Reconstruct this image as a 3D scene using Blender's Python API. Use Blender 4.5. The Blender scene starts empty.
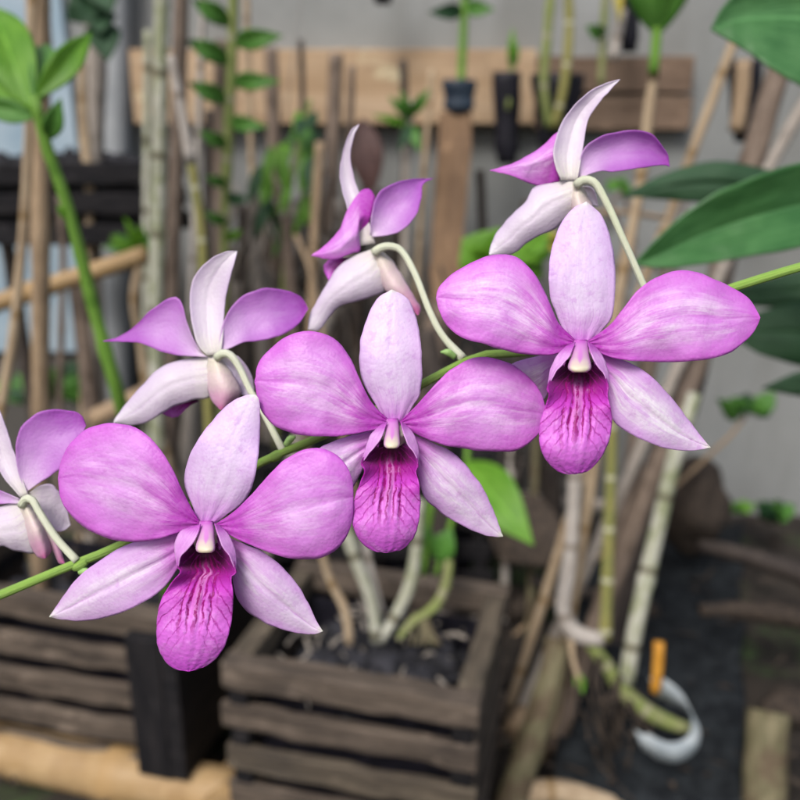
import bpy, math, random
from mathutils import Vector, noise
random.seed(11)
sc = bpy.context.scene
col = sc.collection
# ------------------------------------------------------------------ camera model (metres)
H, PITCH, F = 0.62, math.radians(18), 858.0
CP, SP = math.cos(PITCH), math.sin(PITCH)
CAM = Vector((0, 0, H))
def ray(u, v):
    x = (u-400)/F; y = (400-v)/F
    return Vector((x, CP+y*SP, -SP+y*CP))
def P(u, v, d):
    return CAM + ray(u, v)*d
def PY(u, v, Y):
    r = ray(u, v); return CAM + r*(Y/r.y)
def PZ(u, v, z):
    r = ray(u, v); return CAM + r*((z-H)/r.z)
def dep(p):
    q = p-CAM; return q.y*CP-q.z*SP

# ------------------------------------------------------------------ node helpers
class G:
    def __init__(s, name):
        s.m = bpy.data.materials.new(name); s.m.use_nodes = True
        s.nt = s.m.node_tree; s.nt.nodes.clear()
        s.out = s.nt.nodes.new('ShaderNodeOutputMaterial')
    def n(s, t, **kw):
        nd = s.nt.nodes.new('ShaderNode'+t)
        ins = kw.pop('ins', {})
        for k, v in kw.items(): setattr(nd, k, v)
        for k, v in ins.items(): s.set(nd.inputs[k], v)
        return nd
    def set(s, sock, v):
        if isinstance(v, bpy.types.NodeSocket): s.nt.links.new(v, sock)
        elif isinstance(v, tuple) and len(v) == 3 and sock.type == 'RGBA': sock.default_value = v+(1,)
        else: sock.default_value = v
    def ma(s, op, a, b=0.5, c=None, clamp=False):
        nd = s.n('Math', operation=op, use_clamp=clamp)
        s.set(nd.inputs[0], a); s.set(nd.inputs[1], b)
        if c is not None: s.set(nd.inputs[2], c)
        return nd.outputs[0]
    def mix(s, f, a, b, mode='MIX'):
        nd = s.n('Mix', data_type='RGBA', blend_type=mode)
        s.set(nd.inputs[0], f); s.set(nd.inputs[6], a); s.set(nd.inputs[7], b)
        return nd.outputs[2]
    def ramp(s, f, stops, interp='EASE'):
        nd = s.n('ValToRGB'); cr = nd.color_ramp; cr.interpolation = interp
        while len(cr.elements) < len(stops): cr.elements.new(0.5)
        for e, (p, c) in zip(cr.elements, stops):
            e.position = p; e.color = (c, c, c, 1) if not isinstance(c, tuple) else c+(1,)
        s.set(nd.inputs[0], f)
        return nd.outputs[0]
    def smooth(s, v, a, b):
        nd = s.n('MapRange', interpolation_type='SMOOTHSTEP')
        s.set(nd.inputs[0], v); nd.inputs[1].default_value = a; nd.inputs[2].default_value = b
        return nd.outputs[0]
    def scale(s, vec, sx, sy, sz=1):
        nd = s.n('Mapping'); s.set(nd.inputs[0], vec); nd.inputs['Scale'].default_value = (sx, sy, sz)
        return nd.outputs[0]
    def noise(s, vec, sc_=5, det=4, rough=.55):
        nd = s.n('TexNoise'); s.set(nd.inputs['Vector'], vec)
        nd.inputs['Scale'].default_value = sc_; nd.inputs['Detail'].default_value = det; nd.inputs['Roughness'].default_value = rough
        return nd.outputs[0]
    def coords(s, k='Object'):
        return s.n('TexCoord').outputs[k]
    def shift(s, vec):   # every object gets its own stretch of the pattern
        oi = s.n('ObjectInfo').outputs['Random']
        cb = s.n('CombineXYZ'); r = s.ma('MULTIPLY', oi, 37.0)
        s.set(cb.inputs[0], r); s.set(cb.inputs[1], s.ma('MULTIPLY', oi, 11.0)); s.set(cb.inputs[2], r)
        va = s.n('VectorMath', operation='ADD'); s.set(va.inputs[0], vec); s.set(va.inputs[1], cb.outputs[0])
        return va.outputs[0]
    def finish(s, colr, rough=.6, spec=.3, bump=None, bstr=.3, bdist=.001, transl=0, tcol=None, sheen=0):
        p = s.n('BsdfPrincipled')
        s.set(p.inputs['Base Color'], colr); s.set(p.inputs['Roughness'], rough)
        p.inputs['Specular IOR Level'].default_value = spec
        if sheen: p.inputs['Sheen Weight'].default_value = sheen
        if bump is not None:
            b = s.n('Bump'); s.set(b.inputs['Height'], bump)
            b.inputs['Strength'].default_value = bstr; b.inputs['Distance'].default_value = bdist
            s.nt.links.new(b.outputs[0], p.inputs['Normal'])
        sh = p.outputs[0]
        if transl:
            t = s.n('BsdfTranslucent'); s.set(t.inputs[0], tcol if tcol is not None else colr)
            mx = s.n('MixShader'); mx.inputs[0].default_value = transl
            s.nt.links.new(sh, mx.inputs[1]); s.nt.links.new(t.outputs[0], mx.inputs[2]); sh = mx.outputs[0]
        s.nt.links.new(sh, s.out.inputs[0])
        return s.m

def petal_mat(name, stops, edge, eamt, vein, vamt, nv=13, vstart=.0, vend=.9, transl=.25, mott=.5, midline=0, tip=None, pale=.5, palec=(.84, .66, .87), speck=.0):
    """s runs base to tip, t across; the object colour's red channel says how pale this bloom's middle is"""
    g = G(name)
    uv = g.n('UVMap').outputs[0]
    sx = g.n('SeparateXYZ', ins={0: uv}); s_, t_ = sx.outputs[0], sx.outputs[1]
    kind = g.n('SeparateColor', ins={0: g.n('ObjectInfo').outputs['Color']}).outputs[0]
    ob = g.shift(g.coords()); uvs = g.shift(uv)
    soft = g.noise(g.scale(uvs, 2.6, 5.0), 1.5, 5, .6)
    streak = g.noise(g.scale(uvs, 3.5, 17), 1.7, 6, .7)
    cloud = g.noise(ob, 95, 4, .6)
    a2 = g.ma('ABSOLUTE', g.ma('SUBTRACT', g.ma('MULTIPLY', t_, 2.0), 1.0))
    sj = g.ma('ADD', s_, g.ma('ADD', g.ma('MULTIPLY', g.ma('SUBTRACT', streak), .18), g.ma('MULTIPLY', g.ma('SUBTRACT', cloud), .22)))
    c = g.ramp(sj, stops)
    e = g.ma('POWER', g.ma('ADD', a2, g.ma('MULTIPLY', g.ma('SUBTRACT', cloud), .35), clamp=True), 2.6)
    c = g.mix(g.ma('MULTIPLY', e, g.ma('MULTIPLY', g.smooth(s_, .1, .35), eamt)), c, edge)
    # pale middle of the blade, broken into soft rays
    core = g.ma('MULTIPLY', g.ma('MULTIPLY', g.smooth(a2, .95, .15), g.smooth(s_, .10, .34)), g.smooth(s_, 1.0, .62))
    ray_ = g.ma('ADD', g.ma('MULTIPLY', g.smooth(soft, .38, .66), .65), g.ma('MULTIPLY', g.smooth(streak, .42, .66), .45))
    c = g.mix(g.ma('MULTIPLY', g.ma('MULTIPLY', core, ray_), g.ma('MULTIPLY', kind, pale), clamp=True), c, palec)
    # veins running base to tip, with forks
    wob = g.noise(g.scale(uvs, 5, 8), 2.0, 3)
    tt = g.ma('ADD', t_, g.ma('MULTIPLY', g.ma('SUBTRACT', wob), .05))
    w = g.ma('ABSOLUTE', g.ma('SINE', g.ma('MULTIPLY', tt, math.pi*nv)))
    ln = g.smooth(w, .36, .02)
    w2 = g.ma('ABSOLUTE', g.ma('SINE', g.ma('ADD', g.ma('MULTIPLY', g.ma('ABSOLUTE', g.ma('SUBTRACT', tt, .5)), math.pi*nv*1.4), g.ma('MULTIPLY', s_, -8.0))))
    ln2 = g.ma('MULTIPLY', g.smooth(w2, .20, .02), g.smooth(s_, .25, .5))
    gate = g.smooth(g.noise(g.scale(uvs, 7, 10), 2, 4), .38, .62)
    base = g.ma('MULTIPLY', g.smooth(s_, .38, .06), 1.25)
    blade = g.ma('MULTIPLY', g.smooth(s_, vend+.15, vstart), .40)
    f = g.ma('ADD', g.ma('MULTIPLY', ln, g.ma('ADD', base, blade)), g.ma('MULTIPLY', ln2, .12))
    c = g.mix(g.ma('MULTIPLY', g.ma('MULTIPLY', f, gate), vamt, clamp=True), c, vein)
    if midline:
        md = g.ma('ABSOLUTE', g.ma('SUBTRACT', tt, .5))
        c = g.mix(g.ma('MULTIPLY', g.smooth(md, .035, .004), g.ma('MULTIPLY', g.smooth(s_, .45, .85), midline)), c, vein)
    if tip is not None:
        c = g.mix(g.smooth(s_, .93, 1.0), c, tip)
    # cell mosaic: each tiny cell its own shade, with darker freckles
    vor = g.n('TexVoronoi', ins={'Vector': ob, 'Scale': 1250.0})
    vr = g.n('SeparateColor', ins={0: vor.outputs['Color']}).outputs[0]
    c = g.mix(g.ma('MULTIPLY', vr, .16*mott*2), c, g.mix(.5, c, (.86, .66, .90)))
    c = g.mix(g.ma('MULTIPLY', g.smooth(vr, .72, .95), .14*mott*2), c, vein)
    frk = g.noise(ob, 380, 4, .75)
    c = g.mix(g.ma('MULTIPLY', g.smooth(frk, .53, .68), .25*mott+speck), c, vein)
    hs = g.ma('ADD', g.ma('MULTIPLY', vor.outputs[0], -.6), g.ma('ADD', g.ma('MULTIPLY', frk, .6), g.ma('MULTIPLY', g.ma('MULTIPLY', f, gate), -.22)))
    return g.finish(c, .44, .38, hs, .5, .00022, transl, None, .05)

def stick_mat(name, c1, c2, c3=None, node=None, nodec=(.1, .08, .05), streaks=1.0, rough=.75, blotch=.5, top=None):
    """u = metres along the stick, v = turn round it"""
    g = G(name); uv = g.shift(g.n('UVMap').outputs[0]); raw = g.n('UVMap').outputs[0]
    a = g.noise(g.scale(uv, 26, 9), 1.5, 6, .7)
    b = g.noise(g.scale(uv, 34, 2.2), 1.0, 5, .65)
    c = g.mix(g.ma('MULTIPLY', g.smooth(a, .3, .7), streaks, clamp=True), c1, c2)
    if c3 is not None: c = g.mix(g.ma('MULTIPLY', g.smooth(b, .47, .62), blotch), c, c3)
    if node:
        u = g.n('SeparateXYZ', ins={0: raw}).outputs[0]
        fr = g.ma('ABSOLUTE', g.ma('SUBTRACT', g.ma('FRACT', g.ma('DIVIDE', u, node)), .5))
        c = g.mix(g.smooth(fr, .07, .02), c, nodec)
    return g.finish(c, rough, .25, a, .5, .002)

def wood_mat(name, c1, c2, c3, k=1.0, rough=.8, stainamt=.5):
    g = G(name); ob = g.shift(g.coords())
    a = g.noise(g.scale(ob, 9*k, 95*k, 95*k), 1.0, 7, .72)
    b = g.noise(g.scale(ob, 12*k, 22*k, 22*k), 1.0, 5, .65)
    wn = g.noise(g.scale(ob, 30*k, 60*k, 60*k), 1.0, 5, .7)
    c = g.mix(g.smooth(a, .35, .68), c1, c2)
    c = g.mix(g.ma('MULTIPLY', g.smooth(b, .5, .7), stainamt), c, c3)
    c = g.mix(g.ma('MULTIPLY', g.smooth(wn, .56, .72), .55), c, tuple(min(.8, x*2.1) for x in c2))
    return g.finish(c, rough, .2, g.ma('ADD', a, g.ma('MULTIPLY', b, .6)), .9, .003)

def leaf_mat(name, c1, c2, rough=.4, transl=.2, midrib=.5):
    g = G(name); uv = g.n('UVMap').outputs[0]
    sx = g.n('SeparateXYZ', ins={0: uv}); t = sx.outputs[1]
    uvs = g.shift(uv)
    st = g.noise(g.scale(uvs, 2, 40), 1.5, 4)
    cl = g.noise(g.scale(uvs, 3, 2), 2, 3)
    c = g.mix(g.smooth(g.ma('ADD', g.ma('MULTIPLY', st, .5), g.ma('MULTIPLY', cl, .5)), .4, .62), c1, c2)
    md = g.smooth(g.ma('ABSOLUTE', g.ma('SUBTRACT', t, .5)), .02, .004)
    c = g.mix(g.ma('MULTIPLY', md, midrib), c, tuple(min(1, x*2.0+.02) for x in c2))
    ln = g.ma('SINE', g.ma('MULTIPLY', t, 170.0))
    return g.finish(c, rough, .4, g.ma('ADD', ln, g.ma('MULTIPLY', st, 3.0)), .25, .0005, transl, g.mix(.5, c, (.25, .45, .05)))

def plain(name, c1, c2, scale=60, rough=.7, spec=.3, bs=.3, bd=.002):
    g = G(name); ob = g.shift(g.coords()); a = g.noise(ob, scale, 5, .65)
    return g.finish(g.mix(g.smooth(a, .35, .65), c1, c2), rough, spec, a, bs, bd)

M = {}
M['petal'] = petal_mat('petal_lilac', [(0, (.38, .015, .37)), (.16, (.46, .05, .47)), (.33, (.60, .18, .63)), (.5, (.65, .26, .71)), (.8, (.62, .18, .67)), (1, (.60, .115, .63))],
                       (.60, .105, .62), .80, (.42, .03, .45), .80, 15, transl=.24, pale=1.0, midline=.5)
M['sepal'] = petal_mat('sepal_pale', [(0, (.42, .04, .44)), (.16, (.53, .15, .56)), (.34, (.64, .39, .70)), (.6, (.70, .50, .76)), (1, (.74, .62, .77))],
                       (.60, .30, .69), .75, (.50, .14, .57), .6, 11, transl=.24, midline=.45, tip=(.70, .72, .60), pale=1.3, palec=(.82, .77, .83), speck=.14)
M['dorsal'] = petal_mat('dorsal_pale', [(0, (.50, .12, .54)), (.14, (.60, .34, .66)), (.3, (.69, .53, .76)), (.7, (.72, .56, .80)), (1, (.76, .66, .79))],
                       (.64, .38, .75), .6, (.50, .18, .60), .40, 9, transl=.24, tip=(.78, .76, .72), pale=.7, palec=(.78, .70, .83), speck=.22)
M['petal_back'] = petal_mat('petal_reverse', [(0, (.72, .60, .73)), (.15, (.64, .42, .70)), (.45, (.55, .24, .64)), (.8, (.45, .11, .55)), (1, (.40, .055, .48))],
                       (.42, .08, .52), .6, (.40, .08, .50), .25, 9, transl=.32, mott=.3, pale=.5, palec=(.66, .46, .74))
M['sepal_back'] = petal_mat('sepal_reverse', [(0, (.68, .65, .60)), (.3, (.69, .62, .70)), (.7, (.70, .62, .73)), (1, (.74, .70, .75))],
                       (.58, .42, .66), .5, (.52, .32, .60), .3, 7, transl=.25, mott=.2, midline=.3, pale=.5, palec=(.74, .70, .74), speck=.05)
M['spur'] = petal_mat('spur_cream', [(0, (.66, .62, .50)), (.45, (.66, .53, .52)), (.75, (.58, .30, .44)), (1, (.46, .09, .27))],
                       (.58, .36, .52), .4, (.48, .18, .40), .3, 7, transl=.15, mott=.3, pale=0)
M['side_lobe'] = petal_mat('side_lobe_lilac', [(0, (.46, .06, .48)), (.35, (.62, .27, .66)), (.7, (.60, .22, .64)), (1, (.46, .05, .48))],
                       (.72, .45, .74), .5, (.36, .02, .36), .55, 7, vend=1.3, transl=.2)
def lip_mat():
    g = G('lip_magenta')
    uv = g.n('UVMap').outputs[0]; sx = g.n('SeparateXYZ', ins={0: uv}); s_, t_ = sx.outputs[0], sx.outputs[1]
    uvs = g.shift(uv); ob = g.shift(g.coords())
    c = g.ramp(s_, [(0, (.02, .0, .008)), (.18, (.08, .001, .038)), (.27, (.30, .008, .23)), (.36, (.50, .05, .47)), (.52, (.62, .15, .62)), (.7, (.64, .16, .66)), (.9, (.58, .09, .62)), (1, (.52, .045, .55))])
    a2 = g.ma('ABSOLUTE', g.ma('SUBTRACT', g.ma('MULTIPLY', t_, 2.0), 1.0))
    c = g.mix(g.ma('MULTIPLY', g.ma('POWER', a2, 4.0), .35), c, (.44, .02, .46))
    blot = g.noise(ob, 330, 4, .6)
    c = g.mix(g.ma('MULTIPLY', g.ma('MULTIPLY', g.smooth(blot, .5, .66), g.smooth(s_, .34, .5)), .32), c, (.74, .36, .78))
    wob = g.noise(g.scale(uvs, 6, 6), 1.6, 4, .6)
    tt = g.ma('ADD', t_, g.ma('MULTIPLY', g.ma('SUBTRACT', wob), .17))
    # main veins: heavy in the middle, ending two thirds down
    keel = g.ma('MULTIPLY', g.smooth(g.ma('ABSOLUTE', g.ma('SUBTRACT', tt, .5)), .09, .03), g.ma('MULTIPLY', g.smooth(s_, .60, .42), g.smooth(s_, .14, .26)))
    c = g.mix(g.ma('MULTIPLY', keel, .7), c, (.60, .20, .52))
    w = g.ma('ABSOLUTE', g.ma('SINE', g.ma('MULTIPLY', tt, math.pi*10)))
    ln = g.smooth(w, .74, .26)
    mid = g.smooth(g.ma('ABSOLUTE', g.ma('SUBTRACT', t_, .5)), .33, .2)
    f1 = g.ma('MULTIPLY', g.ma('MULTIPLY', ln, mid), g.ma('MULTIPLY', g.smooth(s_, .74, .50), g.smooth(s_, .08, .22)))
    br = g.smooth(g.noise(ob, 420, 3, .7), .30, .48)
    c = g.mix(g.ma('MULTIPLY', g.ma('MULTIPLY', f1, br), 1.0), c, (.27, .0, .15))
    # fanned side veins leaving the throat outwards
    fan = g.ma('ADD', g.ma('MULTIPLY', a2, 1.2), g.ma('MULTIPLY', s_, -4.2))
    w2 = g.ma('ABSOLUTE', g.ma('SINE', g.ma('ADD', g.ma('MULTIPLY', fan, math.pi*2.6), g.ma('MULTIPLY', wob, 2.6))))
    ln2 = g.ma('MULTIPLY', g.smooth(w2, .42, .06), g.ma('MULTIPLY', g.smooth(a2, .18, .42), g.smooth(s_, .9, .5)))
    br2 = g.smooth(g.noise(ob, 260, 3, .6), .30, .50)
    ln2 = g.ma('MULTIPLY', ln2, br2)
    c = g.mix(g.ma('MULTIPLY', ln2, .75), c, (.33, .0, .25))
    # thin veins over the blade
    w3 = g.ma('ABSOLUTE', g.ma('SINE', g.ma('MULTIPLY', tt, math.pi*7)))
    ln3 = g.ma('MULTIPLY', g.smooth(w3, .14, .02), g.smooth(s_, .45, .6))
    c = g.mix(g.ma('MULTIPLY', ln3, .14), c, (.38, .01, .42))
    vor = g.n('TexVoronoi', ins={'Vector': ob, 'Scale': 1000.0})
    h = g.ma('ADD', g.ma('MULTIPLY', f1, -.7), g.ma('ADD', g.ma('MULTIPLY', vor.outputs[0], .5), g.ma('ADD', g.ma('MULTIPLY', blot, .8), g.ma('MULTIPLY', ln2, -.45))))
    return g.finish(c, .45, .35, h, .55, .0004, .15, None, .05)
M['lip'] = lip_mat()
def column_mat():
    g = G('column_cream'); uv = g.n('UVMap').outputs[0]; sx = g.n('SeparateXYZ', ins={0: uv}); s_, t_ = sx.outputs[0], sx.outputs[1]
    c = g.ramp(s_, [(0, (.46, .08, .46)), (.22, (.55, .22, .54)), (.5, (.56, .33, .50)), (.72, (.62, .50, .46)), (.86, (.66, .60, .46)), (1, (.62, .55, .38))])
    a = g.ma('ABSOLUTE', g.ma('SUBTRACT', t_, .5))
    q = g.ma('POWER', g.ma('ABSOLUTE', g.ma('SUBTRACT', s_, .46)), 2.0)
    c = g.mix(g.smooth(g.ma('ADD', a, g.ma('MULTIPLY', q, .75)), .075, .02), c, (.56, .20, .54))
    c = g.mix(g.ma('MULTIPLY', g.smooth(a, .10, .20), .75), c, (.58, .24, .58))
    return g.finish(c, .4, .4, g.noise(g.coords(), 900, 3), .2, .0003, .12)
M['column'] = column_mat()
M['pedicel'] = stick_mat('pedicel_cream', (.56, .59, .42), (.62, .64, .52), (.52, .60, .34), blotch=.35, rough=.45)
M['stem'] = stick_mat('stem_green', (.20, .36, .06), (.28, .44, .09), (.17, .28, .08), blotch=.4, rough=.4)
M['bud'] = plain('bud_green', (.24, .42, .12), (.30, .48, .16), 400, .45)
M['leaf_broad'] = leaf_mat('leaf_broad_green', (.038, .125, .036), (.068, .185, .060), .30, .12)
M['leaf_dark'] = leaf_mat('leaf_dark_green', (.010, .045, .014), (.020, .066, .024), .62, .08)
M['leaf_bright'] = leaf_mat('leaf_bright_green', (.10, .27, .015), (.165, .36, .035), .42, .35)
M['leaf_mid'] = leaf_mat('leaf_mid_green', (.06, .19, .025), (.11, .27, .05), .45, .25)
M['leaf_maroon'] = leaf_mat('leaf_maroon', (.045, .018, .016), (.07, .03, .025), .6, .05)
M['leaf_yellow'] = leaf_mat('leaf_yellow', (.45, .38, .05), (.55, .45, .10), .5, .25)
M['cane_white'] = stick_mat('cane_whitish', (.27, .28, .19), (.50, .49, .43), (.17, .20, .08), .075, (.12, .11, .07), blotch=.7)
M['cane_green'] = stick_mat('cane_green', (.13, .17, .045), (.23, .26, .09), (.27, .25, .15), .06, (.28, .27, .17), blotch=.5)
M['cane_fresh'] = stick_mat('cane_fresh', (.115, .25, .03), (.17, .32, .055), (.09, .19, .03), .08, (.10, .22, .03), blotch=.4, rough=.45)
M['cane_yellow'] = stick_mat('cane_yellow', (.19, .18, .05), (.27, .25, .09), (.14, .16, .05), .05, (.42, .41, .28))
M['cane_grey'] = stick_mat('cane_grey', (.33, .30, .27), (.45, .41, .37), (.22, .19, .16), .07, (.20, .17, .14), blotch=.4)
M['cane_tan'] = stick_mat('cane_tan', (.32, .23, .14), (.44, .35, .24), (.20, .135, .08), .085, (.24, .16, .08), blotch=.4)
M['stake_brown'] = stick_mat('stake_brown', (.125, .092, .07), (.215, .165, .13), (.065, .047, .036), blotch=.5)
M['stake_tan'] = stick_mat('stake_tan', (.27, .19, .115), (.37, .27, .175), (.16, .11, .07), blotch=.4)
M['stake_grey'] = stick_mat('stake_grey', (.25, .22, .19), (.34, .30, .26), (.14, .12, .10), blotch=.5)
M['stake_dark'] = stick_mat('stake_dark', (.036, .029, .026), (.07, .056, .047), (.02, .016, .015), blotch=.5)
M['stake_mossy'] = stick_mat('stake_mossy', (.095, .088, .045), (.185, .16, .095), (.075, .045, .03), blotch=.7)
M['pole_bamboo'] = stick_mat('pole_bamboo', (.31, .20, .09), (.38, .265, .14), (.21, .13, .06), .22, (.34, .22, .10), blotch=.35, rough=.5)
M['wood_crate'] = wood_mat('wood_weathered', (.056, .044, .035), (.150, .118, .092), (.024, .021, .020), 1.0)
M['wood_mossy'] = wood_mat('wood_mossy', (.058, .047, .036), (.135, .110, .080), (.028, .026, .025), 1.0)
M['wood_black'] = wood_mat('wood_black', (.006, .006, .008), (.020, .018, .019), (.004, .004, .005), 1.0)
M['wood_board'] = wood_mat('wood_board_tan', (.38, .26, .155), (.49, .36, .24), (.20, .13, .085), .35, stainamt=.6)
M['wood_plank'] = wood_mat('wood_plank_dark', (.13, .088, .062), (.22, .155, .11), (.06, .045, .035), .5)
M['wood_slab'] = wood_mat('wood_slab', (.17, .105, .062), (.27, .175, .105), (.07, .045, .034), .6)
M['black_plastic'] = plain('black_plastic', (.005, .005, .008), (.014, .013, .02), 90, .55, .25)
M['pot_plastic'] = plain('pot_blue_black', (.012, .02, .035), (.03, .045, .065), 60, .45, .4)
M['charcoal'] = plain('charcoal', (.005, .005, .006), (.034, .034, .042), 90, .8, .3, .8, .004)
M['mat_black'] = plain('shade_cloth_black', (.006, .0075, .0095), (.020, .024, .027), 55, .85, .2, .8, .004)
M['root'] = plain('root_brown', (.026, .020, .016), (.062, .046, .034), 120, .85)
M['tag_white'] = plain('tag_white', (.25, .29, .31), (.34, .38, .40), 50, .4, .4, .1)
M['tag_orange'] = plain('stick_orange', (.45, .20, .02), (.54, .26, .035), 90, .55)
M['panel_blue'] = plain('panel_pale_blue', (.24, .33, .40), (.33, .41, .47), 9, .6)
M['pipe_grey'] = plain('pipe_grey', (.23, .245, .255), (.31, .325, .335), 14, .55)
M['wire'] = plain('wire_grey', (.18, .17, .16), (.25, .24, .22), 200, .5)
M['stone'] = plain('stone_pale', (.28, .26, .21), (.40, .37, .31), 60, .85, .2, .6, .004)
def wall_mat():
    g = G('concrete_wall'); ob = g.coords(); z = g.n('SeparateXYZ', ins={0: ob}).outputs[2]
    a = g.noise(ob, 5, 6, .65); b = g.noise(g.scale(ob, 7, 1, 1.2), 1.3, 5, .6); f = g.noise(ob, 120, 4, .7)
    c = g.mix(g.smooth(a, .35, .65), (.53, .57, .60), (.69, .725, .75))
    c = g.mix(g.ma('MULTIPLY', g.smooth(b, .46, .66), .65), c, (.36, .37, .37))
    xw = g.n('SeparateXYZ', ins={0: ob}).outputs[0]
    wall_shade = g.ma('MULTIPLY', g.smooth(g.ma('ADD', z, g.ma('MULTIPLY', a, .30)), -.13, -.36), g.smooth(xw, .46, .28))  # shade painted into the lower wall colour, left and middle only
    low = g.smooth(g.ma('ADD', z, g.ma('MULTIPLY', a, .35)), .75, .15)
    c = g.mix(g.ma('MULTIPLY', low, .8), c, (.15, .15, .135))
    c = g.mix(g.ma('MULTIPLY', wall_shade, .85), c, (.055, .048, .042))
    return g.finish(c, .85, .2, g.ma('ADD', a, g.ma('MULTIPLY', f, .3)), .5, .006)
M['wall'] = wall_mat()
def ground_mat():
    g = G('damp_soil'); ob = g.coords()
    a = g.noise(ob, 9, 6, .65); b = g.noise(ob, 70, 5, .7); mo = g.noise(ob, 5, 4, .6)
    c = g.mix(g.smooth(a, .35, .65), (.016, .014, .013), (.045, .037, .030))
    c = g.mix(g.smooth(b, .55, .75), c, (.07, .057, .045))
    c = g.mix(g.ma('MULTIPLY', g.smooth(mo, .52, .64), g.smooth(b, .35, .6)), c, (.05, .085, .03))
    return g.finish(c, .9, .2, g.ma('ADD', a, b), .8, .01)
M['ground'] = ground_mat()

# ------------------------------------------------------------------ geometry helpers
def tag(o, label, cat, group=None, kind=None):
    if label: o['label'] = label
    if cat: o['category'] = cat
    if group: o['group'] = group
    if kind: o['kind'] = kind
    return o
def empty(name, loc, label, cat, group=None):
    o = bpy.data.objects.new(name, None); col.objects.link(o); o.location = loc; o.empty_display_size = .02
    return tag(o, label, cat, group)
WLOC = {}
def mesh(name, V, Fc, mat, parent=None, uv=None, smooth=True, solid=0, sub=0, origin=None):
    """V in world coordinates; stored relative to the parent's spot (or to origin)"""
    org = Vector((0, 0, 0))
    if parent is not None: org = WLOC.get(parent.name, parent.location.copy() if parent.parent is None else Vector())
    elif origin is not None: org = Vector(origin)
    me = bpy.data.meshes.new(name)
    me.from_pydata([tuple(Vector(v)-org) for v in V], [], Fc)
    if uv is not None:
        ul = me.uv_layers.new(name='UVMap')
        for lp in me.loops: ul.data[lp.index].uv = uv[lp.vertex_index]
    me.materials.append(mat)
    if smooth: me.polygons.foreach_set('use_smooth', [True]*len(me.polygons))
    me.update()
    o = bpy.data.objects.new(name, me); col.objects.link(o)
    if parent is not None:
        o.parent = parent; WLOC[o.name] = org
    else:
        o.location = org; WLOC[o.name] = org
    if solid:
        m = o.modifiers.new('thickness', 'SOLIDIFY'); m.thickness = solid; m.offset = 0
    if sub:
        m = o.modifiers.new('smooth', 'SUBSURF'); m.levels = sub; m.render_levels = sub
    return o
def cat_rom(pts, n, spacing=None):
    """arc-length resampled Catmull-Rom through pts (any dimension)"""
    pts = [Vector(p) for p in pts]
    if len(pts) == 2: dense = [pts[0].lerp(pts[1], i/20) for i in range(21)]
    else:
        ex = [pts[0]*2-pts[1]]+pts+[pts[-1]*2-pts[-2]]
        dense = []
        for i in range(1, len(ex)-2):
            p0, p1, p2, p3 = ex[i-1:i+3]
            for k in range(16):
                t = k/16
                dense.append(.5*((2*p1)+(p2-p0)*t+(2*p0-5*p1+4*p2-p3)*t*t+(3*p1-p0-3*p2+p3)*t**3))
        dense.append(pts[-1])
    L = [0]
    for a, b in zip(dense, dense[1:]): L.append(L[-1]+(b-a).length)
    res = []; j = 0
    for i in range(n+1):
        s = i/n
        if spacing: s = spacing(s)
        q = s*L[-1]
        while j < len(L)-2 and L[j+1] < q: j += 1
        d = L[j+1]-L[j]
        res.append(dense[j].lerp(dense[j+1], min(1, max(0, (q-L[j])/d)) if d > 0 else 0))
    return res
def interp(tab, s):
    if s <= tab[0][0]: return tab[0][1]
    for (a, x), (b, y) in zip(tab, tab[1:]):
        if s <= b:
            t = (s-a)/(b-a); t = t*t*(3-2*t); return x+(y-x)*t
    return tab[-1][1]
TILT = [0, 0, 0, 0]
TINT = [.5]
def fabric(name, parent, T, A, B, d0, prof, cross, mat, n=(44, 26), solid=.00024, wav=.5, groove=.35, fn=None, fold=None):
    """A petal or leaf: two traced edges base->tip give its outline, prof (mm) how it leans in depth base->tip,
    cross (mm) how the edges curl back. A real curved sheet with thickness."""
    ox, oy, k = T
    sp = lambda s: 1-(1-s)**1.35
    a = cat_rom([(ox+x*k, oy+y*k) for x, y in A], n[0], sp); b = cat_rom([(ox+x*k, oy+y*k) for x, y in B], n[0], sp)
    V = []; UV = []; seed = random.random()*50
    for i in range(2, n[0]):
        q = 1.0*min(1, i/8)*(1-i/n[0])**.3
        for e_, o_ in ((a, 0), (b, 40)):
            e_[i] = e_[i]+Vector((noise.noise(Vector((i*.33+seed, o_, 1))), noise.noise(Vector((i*.33+seed, o_, 7)))))*q
    W = max((p-q).length for p, q in zip(a, b))
    for i in range(n[0]+1):
        s = sp(i/n[0])
        w = (a[i]-b[i]).length/W
        for j in range(n[1]+1):
            t = j/n[1]; c = 2*t-1
            p = a[i].lerp(b[i], t)
            cr = interp(cross, s) if isinstance(cross, list) else cross
            z = interp(prof, s)+cr*c*c*w
            if fold: z += fold[1]*abs(c-fold[0])*w
            z += groove*math.exp(-(c/.10)**2)*w
            z += wav*noise.noise(Vector((p.x*.028+seed, p.y*.028, seed)))*(.3+abs(c))*min(1, 3*s)
            z += wav*.35*noise.noise(Vector((p.x*.075+seed, p.y*.075, 9)))
            if fn: z += fn(s, c)
            z += TILT[2]*(p.x-TILT[0])+TILT[3]*(p.y-TILT[1])
            V.append(P(p.x, p.y, d0+z/1000)); UV.append((s, t))
    m = n[1]+1
    Fc = [(i*m+j, i*m+j+1, (i+1)*m+j+1, (i+1)*m+j) for i in range(n[0]) for j in range(n[1])]
    o = mesh(name, V, Fc, mat, parent, UV, True, solid); o.color = (TINT[0], .5, .5, 1)
    return o
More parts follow.
